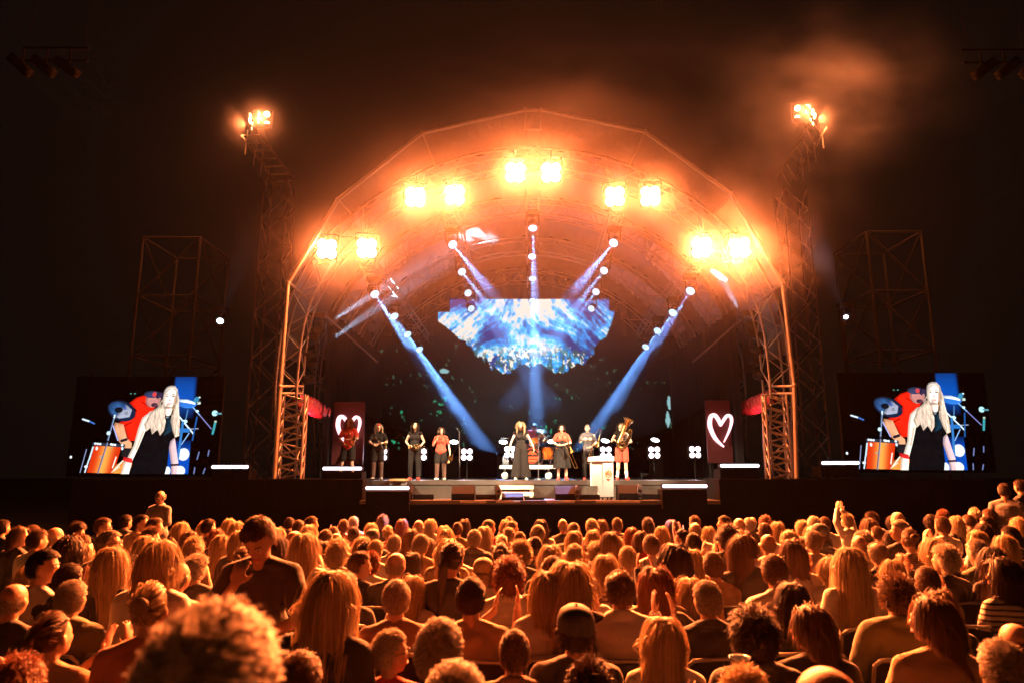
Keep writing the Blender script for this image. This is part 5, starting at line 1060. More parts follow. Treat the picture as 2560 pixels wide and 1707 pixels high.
    b = np.cross(t, nn_) + rg.normal(size=(N, 1, 3)) * 0.22; b /= np.linalg.norm(b, axis=2)[..., None] + 1e-9
    prof = np.interp(np.linspace(0, 1, K), [0, .2, .7, 1], [.8, 1, .85, .12])[None, :, None] * wd * (0.7 + 0.6 * rg.random((N, 1, 1))) * np.where(fly, .3, .5)[:, None, None]
    Lft, Rgt = pts - b * prof, pts + b * prof
    V = np.concatenate([Lft, Rgt], 1).reshape(-1, 3); base = (np.arange(N) * 2 * K)[:, None]; i = np.arange(K - 1)[None, :]
    F = np.stack([base + i, base + K + i, base + K + i + 1, base + i + 1], -1).reshape(-1, 4)
    tone = np.repeat(np.clip(rg.normal(.45, .28, N), 0, 1), 2 * K)
    mb = MB()
    if style not in 'BRK':
        nu, nv = 28, 16
        vv = []
        for j in range(nv + 1):
            for i2 in range(nu):
                th = 2 * math.pi * i2 / nu; sy = math.sin(th); low = 0.62 * math.pi if sy < -.35 else (0.30 * math.pi if sy > .35 else 0.30 * math.pi + (0.35 - sy) / .7 * .32 * math.pi)
                ph2 = low * j / nv; vv.append((C0[0] + (E[0] + .004) * math.sin(ph2) * math.cos(th), C0[1] + (E[1] + .004) * math.sin(ph2) * sy, C0[2] + (E[2] + .004) * math.cos(ph2)))
        mb.add(vv, [(j * nu + a, j * nu + (a + 1) % nu, (j + 1) * nu + (a + 1) % nu, (j + 1) * nu + a) for j in range(nv) for a in range(nu)])
    if style == 'U': mb.ell((0, -0.125, 0.055), (0.045, 0.034, 0.042))
    if style == 'P':
        mb.tube([(0, -0.11, .05), (0.0, -.15, .03), (0, -.165, -.05), (0, -.16, -.16), (0.01, -.17, -.26), (0.0, -.172, -.34)], [.016, .028, .034, .032, .022, .006], 10)
    bv = np.array(mb.v).reshape(-1, 3) if mb.v else np.zeros((0, 3)); nb = len(bv)
    me = bpy.data.meshes.new('hair'); me.from_pydata(np.r_[bv, V].tolist(), [], mb.f + (F + nb).tolist()); me.polygons.foreach_set('use_smooth', [True] * len(me.polygons))
    a = me.color_attributes.new('tone', 'FLOAT_COLOR', 'POINT'); c = np.ones((nb + len(V), 4), np.float32); c[:, :3] = np.r_[np.full(nb, .15), tone][:, None]; a.data.foreach_set('color', c.ravel()); me.update(); return me
_hair = {}
def hair(style, seed=0):
    if (style, seed) not in _hair: _hair[style, seed] = hair_mesh(style, seed)
    return _hair[style, seed]
def cap_mesh():
    mb = MB(); mb.lathe([(0.094, -0.02), (0.097, 0.01), (0.095, 0.05), (0.080, 0.088), (0.048, 0.112), (0.0, 0.120)], (0, -0.006, 0.018), (0, 0, 1), 28); mb.ell((0, -0.006, 0.140), (0.008, 0.008, 0.005), None, 8, 5); mb.v = [(x, y * 1.12, z) for x, y, z in mb.v]; return mb
def brim_mesh():
    return MB().grid(lambda u, v: V3(((u - .5) * .16 * (1 - .25 * v * v), 0.085 + .085 * v * (1 - (2 * u - 1) ** 2 * .7), .012 - .02 * v + .012 * (1 - (2 * u - 1) ** 2))), 12, 6)
EYE = mat('eye_white', (0.75, 0.72, 0.68), .2); IRIS = mat('iris_dark', (0.03, 0.02, 0.015), .2); LIP = mat('lips', (0.50, 0.12, 0.10), .45)
_face = {}
def face(root, J):
    """eyes, brows and mouth of a figure whose face can be seen"""
    M = rotm(J['yaw'], J['pit'], J['rol']).to_4x4(); M.translation = J['hed']
    if not _face:
        m = MB(); [m.ell((s * .029, .080, .004), (.0125, .009, .0085), None, 10, 7) for s in (-1, 1)]; _face['eyes'] = (m.mesh('eyes'), EYE)
        m = MB(); [m.ell((s * .029, .0875, .004), (.006, .003, .006), None, 8, 5) for s in (-1, 1)]; _face['pupils'] = (m.mesh('pupils'), IRIS)
        m = MB(); [m.tube([(s * .013, .091, .022), (s * .030, .088, .028), (s * .048, .077, .021)], .0032, 6) for s in (-1, 1)]; _face['eyebrows'] = (m.mesh('eyebrows'), mat('brow_hair', (.10, .05, .03), .8))
        m = MB(); m.tube([(-.024, .088, -.056), (-.01, .096, -.054), (.01, .096, -.054), (.024, .088, -.056)], .0045, 6); m.tube([(-.020, .088, -.060), (0, .096, -.063), (.020, .088, -.060)], .0050, 6); _face['lips'] = (m.mesh('lips'), LIP)
    for k, (me, mt_) in _face.items(): o = link(k, me, mt_, root); o.matrix_local = M
def glasses(root, J, m_=None):
    if 'g' not in _ro:
        m = MB()
        for s in (-1, 1):
            m.tube([(s * .031 + .021 * math.cos(a), .098 - abs(.021 * math.cos(a) * s) * .2, .003 + .017 * math.sin(a)) for a in np.linspace(0, 6.283, 17)[:-1]], .0022, 5, False, True); m.tube([(s * .052, .092, .006), (s * .080, .03, .006), (s * .086, -.01, 0)], .0022, 5)
        m.tube([(-.010, .099, .004), (.010, .099, .004)], .002, 5); _ro['g'] = m.mesh('glasses')
    M = rotm(J['yaw'], J['pit'], J['rol']).to_4x4(); M.translation = J['hed']; o = link('glasses', _ro['g'], mat('spectacle_frame', (.02, .02, .02), .3), root); o.matrix_local = M
# ------------------------------------------------------------------ audience prototypes
a_ = V3
POSES = {
 'n': base_pose(pit=R(8)), 'm': base_pose(pit=R(4), yaw=R(-14), rol=R(4), wrL=a_((-.05, .22, .72))), 'l': base_pose(yaw=R(62), pit=R(2)), 'r': base_pose(yaw=R(-62), pit=R(2)),
 'd': base_pose(pit=R(-28), hed=a_((0, .075, 1.185)), nek=a_((0, .02, 1.06))),
 'c': base_pose(pit=R(6), elL=a_((-.25, .10, .84)), elR=a_((.25, .10, .84)), wrL=a_((-.06, .27, 1.02)), wrR=a_((.06, .27, 1.02)), hdL=a_((.25, .1, 1)), hdR=a_((-.25, .1, 1)), pnL=a_((1, 0, 0)), pnR=a_((-1, 0, 0)), sdL=a_((0, -1, .2)), sdR=a_((0, -1, .2)), curl=.12),
 'x': base_pose(yaw=R(18), pit=R(6), elL=a_((-.27, .12, .90)), elR=a_((.16, .20, .84)), wrL=a_((-.285, .24, 1.10)), wrR=a_((-.14, .28, 1.08)), hdL=a_((-.05, .0, 1)), hdR=a_((-.2, .1, 1)), pnL=a_((1, .1, 0)), pnR=a_((-1, 0, 0)), sdL=a_((0, -1, .2)), sdR=a_((0, -1, .2)), curl=.12),
 'y': base_pose(yaw=R(-18), pit=R(6), elR=a_((.27, .12, .90)), elL=a_((-.16, .20, .84)), wrR=a_((.285, .24, 1.10)), wrL=a_((.14, .28, 1.08)), hdR=a_((.05, .0, 1)), hdL=a_((.2, .1, 1)), pnR=a_((-1, .1, 0)), pnL=a_((1, 0, 0)), sdL=a_((0, -1, .2)), sdR=a_((0, -1, .2)), curl=.12),
 'u': base_pose(pit=R(12), elL=a_((-.27, .02, 1.20)), elR=a_((.20, .06, 1.22)), wrL=a_((-.15, .08, 1.42)), wrR=a_((-.03, .08, 1.42)), hdL=a_((.15, .0, 1)), hdR=a_((-.1, .0, 1)), pnL=a_((1, 0, 0)), pnR=a_((-1, 0, 0)), sdL=a_((0, -1, 0)), sdR=a_((0, -1, 0)), curl=.12)}
POSEW = {'n': 'looking at the stage', 'm': 'head tilted', 'l': 'turned left', 'r': 'turned right', 'd': 'looking down', 'c': 'clapping', 'x': 'clapping leftward', 'y': 'clapping rightward', 'u': 'clapping overhead'}
_body, _shirt, _legs = {}, {}, {}
def pbody(p, fem):
    if (p, fem) not in _body: _body[p, fem] = remesh(body_prims(POSES[p], fem), 'body', 0.0105 if p in 'cxyulr' else 0.012, 3)
    return _body[p, fem]
def pshirt(p, kind, fem):
    if (p, kind, fem) not in _shirt: _shirt[p, kind, fem] = remesh(shirt_prims(POSES[p], kind, fem), kind, 0.0145, 3, 0.024 if kind != 'jacket' else .032, len(_shirt))
    return _shirt[p, kind, fem]
def plegs(p):
    if 'a' not in _legs: _legs['a'] = remesh(leg_prims(POSES['n']), 'trousers', 0.02, 3, .01, 5)
    return _legs['a']
_misc = {}
def dress_person(root, J, body, shirt, legs, skin, hairm, hst, hcol, smat, lmat, garment, hats=None, hscale=1.0):
    link('body', body, skin, root)
    if shirt: link(garment, shirt, smat, root)
    if legs: link('trousers', legs, lmat, root)
    M = rotm(J['yaw'], J['pit'], J['rol']).to_4x4(); M.translation = J['hed']
    if hairm: o = link('hair', hairm, HM[hcol], root); o.matrix_local = M @ Matrix.Scale(hscale, 4)
    if hats:
        if 'cap' not in _misc: _misc['cap'] = cap_mesh().mesh('cap'); _misc['brim'] = brim_mesh().mesh('brim')
        o = link('cap', _misc['cap'], hats[0], root); o.matrix_local = M @ (Matrix.Rotation(hats[1], 4, 'Z'))
        b = link('brim', _misc['brim'], hats[0], o)
def chair_proto():
    r = empty('folding_chair', (0, 0, 0)); P = mat('chair_plastic', (0.012, 0.011, 0.011), .45, 0, .2, 20); F = mat('chair_frame', (0.45, 0.43, 0.40), .35, .6)
    def pan(u, v): x = (u - .5) * .43; return V3((x, -.17 - .07 * (v) + .03 * (1 - (2 * u - 1) ** 2), .60 + .27 * v - .03 * abs(2 * u - 1) ** 3 * v))
    b = MB().grid(pan, 12, 6); b2 = MB().grid(lambda u, v: pan(u, v) + V3((0, .018, 0)), 12, 6); b.add(b2.v, [f[::-1] for f in b2.f]); b.build('backrest', P, r)
    MB().box((0, .03, .452), (.42, .40, .03)).build('seat', P, r)
    for s in (-1, 1): MB().tube([(s * .22, .26, .01), (s * .22, .05, .40), (s * .22, -.155, .60), (s * .222, -.235, .855), (s * .19, -.25, .885)], .012, 6).build('frame_side', F, r); MB().tube([(s * .205, -.27, .01), (s * .205, .0, .44)], .011, 6).build('leg', F, r)
    MB().tube([(-.19, -.25, .885), (0, -.235, .890), (.19, -.25, .885)], .012, 6).build('top_rail', F, r); return r
# ================================================================== AUDIENCE (read off the photograph region by region)
REG = {1: (0, 1200, 3.564), 2: (640, 1240, 3.675), 3: (1260, 1240, 3.675), 4: (1880, 1180, 3.459), 5: (0, 1400, 3.564), 6: (640, 1400, 3.564), 7: (1260, 1400, 3.564), 8: (1900, 1400, 3.564)}
# region x_centre y_top width style hair shirt pose [m|f] [extra words]
TXT = """
1 20 345 60 S dk k n m|1 180 408 90 O br k n f|1 285 395 90 S br k n m|1 290 435 165 S br w m m|1 515 408 125 B gr w n m|1 680 375 145 C dk k n f|1 885 328 125 S br k r m glasses|1 1120 308 100 S dk k n m|1 1255 300 100 S dk t r m
1 1375 322 115 S br k n m|1 1350 405 125 T br k r m|1 1595 365 115 L bl k n f|1 1835 350 110 L bl w n f|1 1870 340 70 S dk k n m|1 2040 340 90 O bl k n f|1 2135 358 110 O bl k n f|1 1690 450 130 O br k n f|1 1940 430 115 O rd k c f|1 2150 443 105 O bl k n f
1 1000 445 175 S gr n r m glasses|1 1255 495 155 L bl w n f|1 1385 545 125 O bl w n f|1 620 480 160 W dk k n f|1 720 480 85 S br k n m|1 700 565 175 L bl w y f|1 1700 515 165 C bl p n f|1 1965 485 130 L bl k y f|1 325 605 200 S dk w r m|1 970 580 170 L bl k n f
1 1400 590 190 W bl w n f|1 1215 665 225 C dk k n f|1 1775 660 195 T wh k n m|1 1610 720 150 B gr w n m|1 265 785 245 O bl g y f|1 60 935 250 B gr k n m|1 680 900 240 S gr g n m|1 810 850 150 O rd w n f|1 2150 590 140 U br k n f
5 1330 175 330 U bl o n f|5 560 450 320 P br t y f|5 200 880 380 C rd k n f
2 295 192 95 S dk k n m|2 395 215 110 S br k n m|2 475 178 100 S br k r m|2 510 260 110 O lb w n f|2 215 285 110 O bl k n f|2 355 315 160 B gr k n m|2 605 300 130 S br k n m|2 510 322 90 O bl w c f|2 705 275 90 S br k n m|2 725 335 115 B gr w n m
2 825 212 105 S br p n m|2 935 178 105 S lb t n m|2 905 300 110 S dk t n m|2 1035 250 90 O lb w n f|2 1080 290 110 K br k n m|2 1155 212 105 C br k n f|2 1220 272 100 U lb p n f|2 1310 237 110 O rd k n f|2 1395 290 120 O br w n f|2 1505 210 100 B gr k n m
2 1470 258 95 S br k n m|2 1585 295 110 O lb w n f|2 940 362 140 O bl t n f|2 1085 385 130 S lb w n m|2 1275 345 130 S gr w n m|2 1505 337 145 S gr t n m|2 1740 270 105 O bl k n f|2 1780 297 140 L bl w n f|2 1850 232 95 S dk g n m|2 1905 220 80 O dk k n f
2 1975 305 120 S gr k n m|2 2105 212 105 S gr r r m|2 2110 268 110 L lb w n f|2 2345 225 80 S br k n m|2 2255 355 120 U lb k n f|2 2300 290 105 S lb w n m|2 760 395 190 C lb k n f|2 570 415 185 O dk t n f|2 970 440 140 C dk k n f|2 240 345 110 O dk k n f
2 1265 503 170 B gr k n m|2 890 505 200 S br k r m|2 1385 515 125 O dk k n f|2 1085 600 235 T rd w n f|2 1735 430 205 P dk k n f|2 1850 420 120 S lb w n m|2 1740 390 150 O bl t n f|2 2145 550 225 K bl w n m tan|2 2200 470 140 S lb k n m|2 2215 420 90 U dk k n f
2 565 630 220 L bl k n f|2 850 715 250 S gr k m m|2 1730 600 195 P dk w n f|2 1325 780 255 S gr b n m|2 1460 725 160 L bl w n f|2 1990 720 290 S dk t n m|2 620 850 250 S br p n m|2 2275 560 150 C rd w n f|6 1735 490 350 S gr k n m|6 1230 580 350 S wh r r f glasses
6 1700 895 480 S gr k n m|6 340 800 330 S br k n m|3 100 225 105 S gr k r m|3 325 208 110 L dk w n f|3 305 262 120 S gr k n m|3 550 200 95 B gr k n m|3 605 237 115 S br k n m|3 805 195 110 S wh w n m|3 830 235 90 S br k n m|3 890 280 90 O br k n f
3 1070 190 100 S br s n m|3 1300 210 130 C dk k n f|3 1200 280 110 O rd k c f|3 1520 218 110 L br k n f|3 1465 270 120 O bl w n f|3 1740 177 95 S br k n m|3 1740 243 105 B gr w c m|3 2025 170 110 S br k l m glasses|3 2150 192 105 B gr w n m|3 2280 195 110 S wh k n m
3 1850 280 110 O bl w n f|3 2015 265 120 C dk k c f|3 45 290 105 O bl o n f|3 165 320 110 S br k n m|3 645 315 150 L bl w n f|3 850 302 140 O bl k n f|3 1000 313 120 O br k n f|3 1230 338 130 O br r r f|3 1370 340 130 S br w n m suspenders|3 1015 368 150 L bl k n f
3 1615 303 120 S dk k n m|3 1750 330 140 S dk w y m glasses|3 1980 325 120 C dk w n f|3 2120 300 105 O bl w n f|3 2100 357 135 O br r n f|3 2260 343 110 O br k n f|3 2210 430 185 S br k n m|3 200 390 205 T lb k l f|3 290 375 100 S dk k n m|3 430 447 170 O lb k n f
3 620 465 125 S lb w d m|3 810 435 180 C bl t n f|3 1150 450 165 S lb w n m|3 1550 412 175 W dk k x f|3 910 528 240 O bl s n f strap|3 1720 475 205 L bl w n f|3 1975 500 195 S br t n m|3 380 548 210 S br b n m|3 545 565 120 W bl k n f|3 380 680 270 O bl w n f strap
3 1135 665 260 R br w x m|3 1400 610 230 W rd t y f|3 1670 750 215 O bl b y f|3 1880 765 280 S gr k n m|7 600 375 345 K dk k n m black|7 690 840 480 T dk k n f|7 1370 500 330 L bl w n f|7 2180 395 330 C dk k n m|7 2060 1010 300 T bl w n f|7 20 600 200 S br b n m|3 20 600 120 C rd w n f
4 20 390 75 B gr k n m|4 100 375 130 C rd k n f|4 145 430 110 S br w n m|4 235 425 90 O bl k n f|4 520 378 100 S wh k n m|4 635 378 100 S br w n m|4 795 350 95 T lb w u f|4 555 425 100 K dk k n m|4 1045 335 105 T dk k n m|4 1275 342 90 B gr k n m|4 1215 375 90 O dk k n f
4 1015 390 110 W br k n f|4 1265 405 130 S wh k n m|4 1535 358 85 O dk k n f|4 1660 322 110 T rd k n f|4 1760 370 130 O lb k n f|4 1620 378 120 S br w c m|4 1885 303 105 U lb k n f|4 1910 365 90 S br k c m|4 2080 312 110 S br k n m|4 2000 375 120 S br k l m
4 2320 385 110 O bl k n f|4 300 500 140 O lb w n f|4 415 460 120 C lb w n f|4 520 465 120 O lb w n f|4 100 530 140 B gr w n m|4 395 575 115 O br w n f|4 525 500 150 S gr w n m glasses|4 880 540 150 B gr w n m|4 990 505 140 C gr k n f|4 1110 475 110 S br k n m|4 1200 500 160 O dk k n f
4 1400 480 160 U br x m f|4 1580 560 185 O bl k n f|4 2055 435 160 O dk k n f|4 1960 500 120 O bl w n f|4 2280 460 140 S dk k n m|4 1130 585 170 R gr k n m|4 835 635 190 L lb w n f|4 350 610 230 C br r n f|4 245 700 220 S br w n m|4 650 715 230 O bl w x f glasses
4 1240 755 230 O bl p m f|4 1590 620 250 T wh k x f|4 1950 570 185 S gr g c m|4 2220 535 190 O bl k x f|4 1140 850 330 T br g n m|4 1560 815 240 S br k n m|4 2150 700 290 W dk s l f|8 270 215 330 O dk k n f|8 480 440 370 O br k l f glasses|8 700 890 510 B gr k n m
8 1440 318 430 O br t l f glasses|8 1640 260 310 O br k n f|8 2070 740 490 S gr k n m|8 2270 580 200 B br g n m|4 2100 640 180 O dk k n f|1 450 470 100 O br k n f|1 560 720 120 S dk k n m|3 700 780 120 O br k n f|2 1600 440 120 O br k n f
"""
random.seed(5)
HWD = dict(S=.172, B=.160, R=.168, L=.205, W=.225, C=.25, O=.212, P=.175, U=.178, K=.185, T=.205)
ppl = []
for tok in TXT.replace('\n', '|').split('|'):
    f = tok.split()
    if not f: continue
    r, x, y, w, st_, hc, sh, ps, sx = int(f[0]), float(f[1]), float(f[2]), float(f[3]), f[4], f[5], f[6], f[7], f[8]
    ox_, oy_, s_ = REG[r]; X, Y = ox_ + x / s_, oy_ + y / s_; wpx = w / s_
    ppl.append(dict(px=X, py=Y, D=1707 * HWD[st_] / wpx, st=st_, hc=hc, sh=sh, ps=ps, fem=sx == 'f', ex=f[9] if len(f) > 9 else ''))
SEAT_TOP = 1.315
placed = []
ROWS = [2.05 + 0.80 * k for k in range(14)]
def top_h(p, Y): return at(p['px'], p['py'], Y).z
def best(p):
    c = []
    for i, Y in enumerate(ROWS):
        h = top_h(p, Y); x = at(p['px'], p['py'], Y).x; cost = abs(math.log(Y / p['D'])) * 3.0 + (abs(h - SEAT_TOP) / 0.05) ** 2 * .12
        if not 1.16 < h < 1.50: cost += abs(h - SEAT_TOP) * 40
        for q in placed:
            if q['row'] == i and abs(q['x'] - x) < 0.43: cost += (0.43 - abs(q['x'] - x)) * 60
        c.append((cost, i, x, h))
    return min(c)
for p in sorted(ppl, key=lambda p: p['D']):
    c, i, x, h = best(p); p['row'] = i; p['x'] = x; p['h'] = min(max(h, 1.12), 1.52); p['cost'] = c; placed.append(p)
# ---- labels: look first, then the seat
HW = {'S': 'short {} hair', 'B': 'bald head', 'R': 'thinning {} hair', 'L': 'long straight {} hair', 'W': 'long wavy {} hair', 'C': 'curly {} hair', 'O': '{} bob', 'P': 'long {} ponytail', 'U': '{} hair pinned up', 'K': 'cap over {} hair', 'T': 'tousled {} hair'}
NUM = ['', 'first', 'second', 'third', 'fourth', 'fifth', 'sixth', 'seventh', 'eighth', 'ninth', 'tenth', '11th', '12th', '13th', '14th', '15th', '16th', '17th', '18th', '19th', '20th', '21st', '22nd', '23rd', '24th', '25th', '26th', '27th', '28th', '29th', '30th']
used_rows = sorted({p['row'] for p in ppl}, reverse=True); rown = {r: k + 1 for k, r in enumerate(used_rows)}
for r in used_rows:
    for k, p in enumerate(sorted([q for q in ppl if q['row'] == r], key=lambda q: q['x'])): p['pos'] = k + 1
GK = {}
print('people', len(ppl), 'rows', [(r, len([q for q in ppl if q['row'] == r])) for r in used_rows], 'worst', sorted(round(p['cost'], 1) for p in ppl)[-12:])
chair0 = chair_proto(); tag(chair0, 'x', 'chair', 'black folding chairs in the rows'); first_chair = True
strapm = mat('strap', (.03, .025, .02), .5); caprd = {'black': mat('cap_black', (.015, .014, .014), .7, 0, .2, 30), 'tan': mat('cap_tan', (.42, .30, .18), .8, 0, .1, 30)}
CHW = {'w': 'shirt', 'k': 'shirt'}
for n_, p in enumerate(ppl):
    rr_ = random.Random(n_ * 7 + 3); Y = ROWS[p['row']] + rr_.uniform(-.11, .11); p['x'] = at(p['px'], p['py'], Y).x; ps = p['ps']
    if ps == 'n': u_ = rr_.random(); ps = 'm' if u_ < .26 else 'x' if u_ < .32 else 'y' if u_ < .38 else 'l' if u_ < .42 and p['st'] != 'K' else 'r' if u_ < .455 and p['st'] != 'K' else 'n'
    J = POSES[ps]; far = p['row'] > 6
    if p['st'] in 'BR' or not p['fem']: kind = rr_.choice(['shirt', 'tee', 'tee', 'jacket' if p['sh'] in 'kngbt' else 'shirt'])
    else: kind = rr_.choice(['long', 'tee', 'long', 'long'])
    if p['sh'] == 's': kind = 'long'
    topz = J['hed'].z + (.118 if p['st'] in 'B' else .130 if p['st'] not in 'CTWK' else .150) - (0.02 if ps == 'd' else 0); s = p['h'] / topz; s = min(max(s, .88), 1.13)
    root = empty('person', (p['x'], Y, 0), R(rr_.uniform(-9, 9)) + math.atan2(-(XC - p['x']), 19 - Y) * .55); wx = s * rr_.uniform(.97, 1.05) * (1.0 if not p['fem'] else .95); root.scale = (wx, wx, s); root.rotation_euler.x = R(rr_.uniform(-2.5, 2)); root.rotation_euler.y = R(rr_.uniform(-3, 3))
    hats = None
    if p['st'] == 'K': hats = (caprd.get(p['ex'], caprd['black']), R(180) if p['ex'] == 'tan' else R(20))
    dress_person(root, J, pbody(ps, p['fem']), pshirt(ps, kind, p['fem']), plegs(ps), SK1 if rr_.random() < .7 else SK2, hair(p['st'], 0 if far or p['st'] in 'BRKPU' else n_ % 2), p['st'], p['hc'], CL[p['sh']][1], DEN if rr_.random() < .5 else TRK, {'tee': 't_shirt', 'shirt': 'shirt', 'jacket': 'jacket', 'long': 'blouse', 'tank': 'sleeveless_top'}[kind], hats)
    if ps in 'lr' and not far: face(root, J)
    if p['ex'] == 'glasses' and ps in 'lrxy': glasses(root, J)
    if p['ex'] == 'strap' and kind:
        pts = [J['shR'] * .45 + J['nek'] * .55 + V3((.03, -.075, .0)), J['che'] + V3((.04, -.150, .02)), J['wai'] + V3((-.10, -.145, .02)), J['pel'] + V3((-.19, -.06, .05))]
        q = [V3(v) for v in smooth_poly([tuple(v) for v in pts], 6)]; b_ = MB().grid(lambda u, v: q[min(int(v * (len(q) - 1)), len(q) - 1)] + V3(((u - .5) * .045, -.012, (u - .5) * .03)), 2, len(q)); link('bag_strap', b_.mesh('strap'), strapm, root)
    if p['ex'] == 'suspenders':
        for sg in (-1, 1): link('brace_strap', MB().tube([(sg * .09, -.055, 1.075), (sg * .095, -.118, .98), (sg * .075, -.135, .82), (sg * .05, -.15, .60)], .011, 6).mesh('strap'), strapm, root)
    gw = {'tee': 'T-shirt', 'shirt': 'collared shirt', 'jacket': 'jacket', 'long': 'top', 'tank': 'sleeveless top'}[kind]
    hw = HW[p['st']].format(HC[p['hc']][0])
    ex = ', glasses' if p['ex'] == 'glasses' else ''
    lab = '%s%s, %s %s, %s, %s from left, %s row' % (hw, ex, CL[p['sh']][0], gw, POSEW[p['ps']].replace('looking at the stage', 'facing stage'), NUM[p['pos']], NUM[rown[p['row']]])
    assert len(lab.split()) <= 16, lab
    tag(root, lab[:1].upper() + lab[1:], 'person', 'seated audience members'); p['root'] = root
    if Y < 7.5:
        ch = chair0 if first_chair else copy_tree(chair0); first_chair = False
        ch.location = (p['x'], Y, 0); ch.rotation_euler = (0, 0, root.rotation_euler.z)
        tag(ch, 'black folding chair, sitter with %s, %s from left, %s row' % (hw, NUM[p['pos']], NUM[rown[p['row']]]), 'chair', 'black folding chairs in the rows')
# ------------------------------------------------------------------ standing people
def figure(name_label, J, X, Y, Z, rz, fem, hst, hcol, skin, garments, vox=0.0105, scale=1.0, faced=True, hscale=1.0, cat='person', grp=None, hats=None, hseed=0):
    root = empty('person', (X, Y, Z), rz); root.scale = (scale,) * 3; tag(root, name_label, cat, grp)
    link('body', remesh(body_prims(J, fem), 'body', vox, 3), skin, root)
    for nm, mb, m_, wr in garments: link(nm, remesh(mb, nm, max(vox, .0115), 3, wr, len(nm), 11), m_, root)
    M = rotm(J['yaw'], J['pit'], J['rol']).to_4x4(); M.translation = J['hed']
    o = link('hair', hair(hst, hseed), HM[hcol], root); o.matrix_local = M @ Matrix.Scale(hscale, 4)
    if hats: q = link(hats[0], hats[1].mesh(hats[0]), hats[2], root); q.matrix_local = M
    if faced: face(root, J)
    return root
# man in black T-shirt standing among the seats, head bowed, hand at his chin; faces the camera
J = stand_pose(hed=V3((0, .085, 1.545)), nek=V3((0, .03, 1.43)), pit=R(-40), rol=R(6), elL=V3((-.27, .10, 1.13)), wrL=V3((-.03, .24, 1.02)), elR=V3((.23, .16, 1.10)), wrR=V3((.045, .27, 1.335)), hdR=V3((-.2, -.1, 1)), pnR=V3((0, -1, 0)), sdR=V3((-1, 0, 0)), hdL=V3((1, .2, -.1)), pnL=V3((0, 0, 1)), sdL=V3((0, 1, 0)), curl=.6, w=1.03, shL=V3((-.168, 0, 1.35)), shR=V3((.168, 0, 1.35)))
ps_ = at(655, 1293, 4.15)
mm = figure('young man standing in black T-shirt, head bowed, hand at his chin', J, ps_.x + .02, 4.15, 0, R(180), False, 'S', 'br', SK1, [('t_shirt', shirt_prims(J, 'tee', False), CL['k'][1], .014), ('trousers', leg_prims(J), CL['k'][1], .008)], scale=ps_.z / 1.665, hscale=1.06, faced=True)
mb = MB().tube([V3((-.10, .235, 1.04)) + V3((.0, math.cos(a) * .034, math.sin(a) * .034)) for a in np.linspace(0, 6.28, 15)[:-1]], .006, 6, False, True); link('wristwatch', mb.mesh('watch'), M_SILVER, mm)
# blurred near head, bottom left
J = stand_pose(pit=R(4)); q = at(535, 1475, 1.22)
figure('blurred close figure with thick pale hair nearest the camera, bottom left', J, q.x, 1.22, 0, 0, False, 'S', 'wh', SK1, [('shirt', shirt_prims(J, 'shirt', False), CL['b'][1], .016), ('trousers', leg_prims(J), DEN, .01)], scale=q.z / 1.755, faced=False, hscale=1.30, hseed=3)
# dim standing people by the barrier, dimness put into skin and cloth colours
J = stand_pose(yaw=R(-10), pit=R(-12), elL=V3((-.24, .06, 1.12)), wrL=V3((-.05, .22, 1.05)), elR=V3((.25, .06, 1.12)), wrR=V3((.08, .22, 1.03)), hdL=V3((1, .2, 0)), hdR=V3((-1, .2, 0)), w=1.12)
q = at(403, 1226, 12.4); figure('older bald man in pale shirt standing in the dark before the stage, left', J, q.x, 12.4, 0, R(172), False, 'B', 'gr', skin_mat('skin_painted_dim', (.2, .11, .075)), [('shirt', shirt_prims(J, 'shirt', False), cloth('cloth_painted_dim', (.12, .11, .12)), .016), ('trousers', leg_prims(J), CL['k'][1], .01)], scale=q.z / 1.69, faced=True)  # skin and shirt coloured darker to stand in for dim light
J = stand_pose(yaw=R(20)); q = at(2508, 1208, 11.6); figure('dim person in light shirt standing at the far right edge', J, q.x, 11.6, 0, R(-40), False, 'S', 'dk', SK2, [('shirt', shirt_prims(J, 'tee', False), cloth('cloth_painted_dim', (.12, .11, .12)), .016), ('trousers', leg_prims(J), CL['k'][1], .01)], scale=min(1.08, q.z / 1.69), faced=False)  # light shirt coloured dark in place of dim light
J = stand_pose(yaw=R(-20)); q = at(2550, 1200, 12.6); figure('second dim person standing behind, at the right border of the picture', J, q.x, 12.6, 0, R(30), False, 'S', 'dk', SK2, [('shirt', shirt_prims(J, 'tee', False), CL['k'][1], .016), ('trousers', leg_prims(J), CL['k'][1], .01)], scale=1.07, faced=False)
# clear plastic cup in the near crowd
cpp = at(1849, 1643, 3.0); cu = empty('plastic_cup', (cpp.x, 3.0, cpp.z - .13)); tag(cu, 'clear plastic beer cup held up behind the dark curly haired man, lower right', 'cup')
MB().lathe([(0, 0), (.030, 0), (.040, .125), (.043, .128), (.043, .134), (.038, .13), (.028, .004), (0, .004)], (cpp.x, 3.0, cpp.z - .13), (0, 0, 1), 24).build('cup_wall', M_PET, cu); MB().lathe([(0, .005), (.028, .005), (.034, .07), (0, .07)], (cpp.x, 3.0, cpp.z - .13), (0, 0, 1), 24).build('beer', mat('beer', (.8, .45, .1), .1, 0, 0, trans=.5), cu)
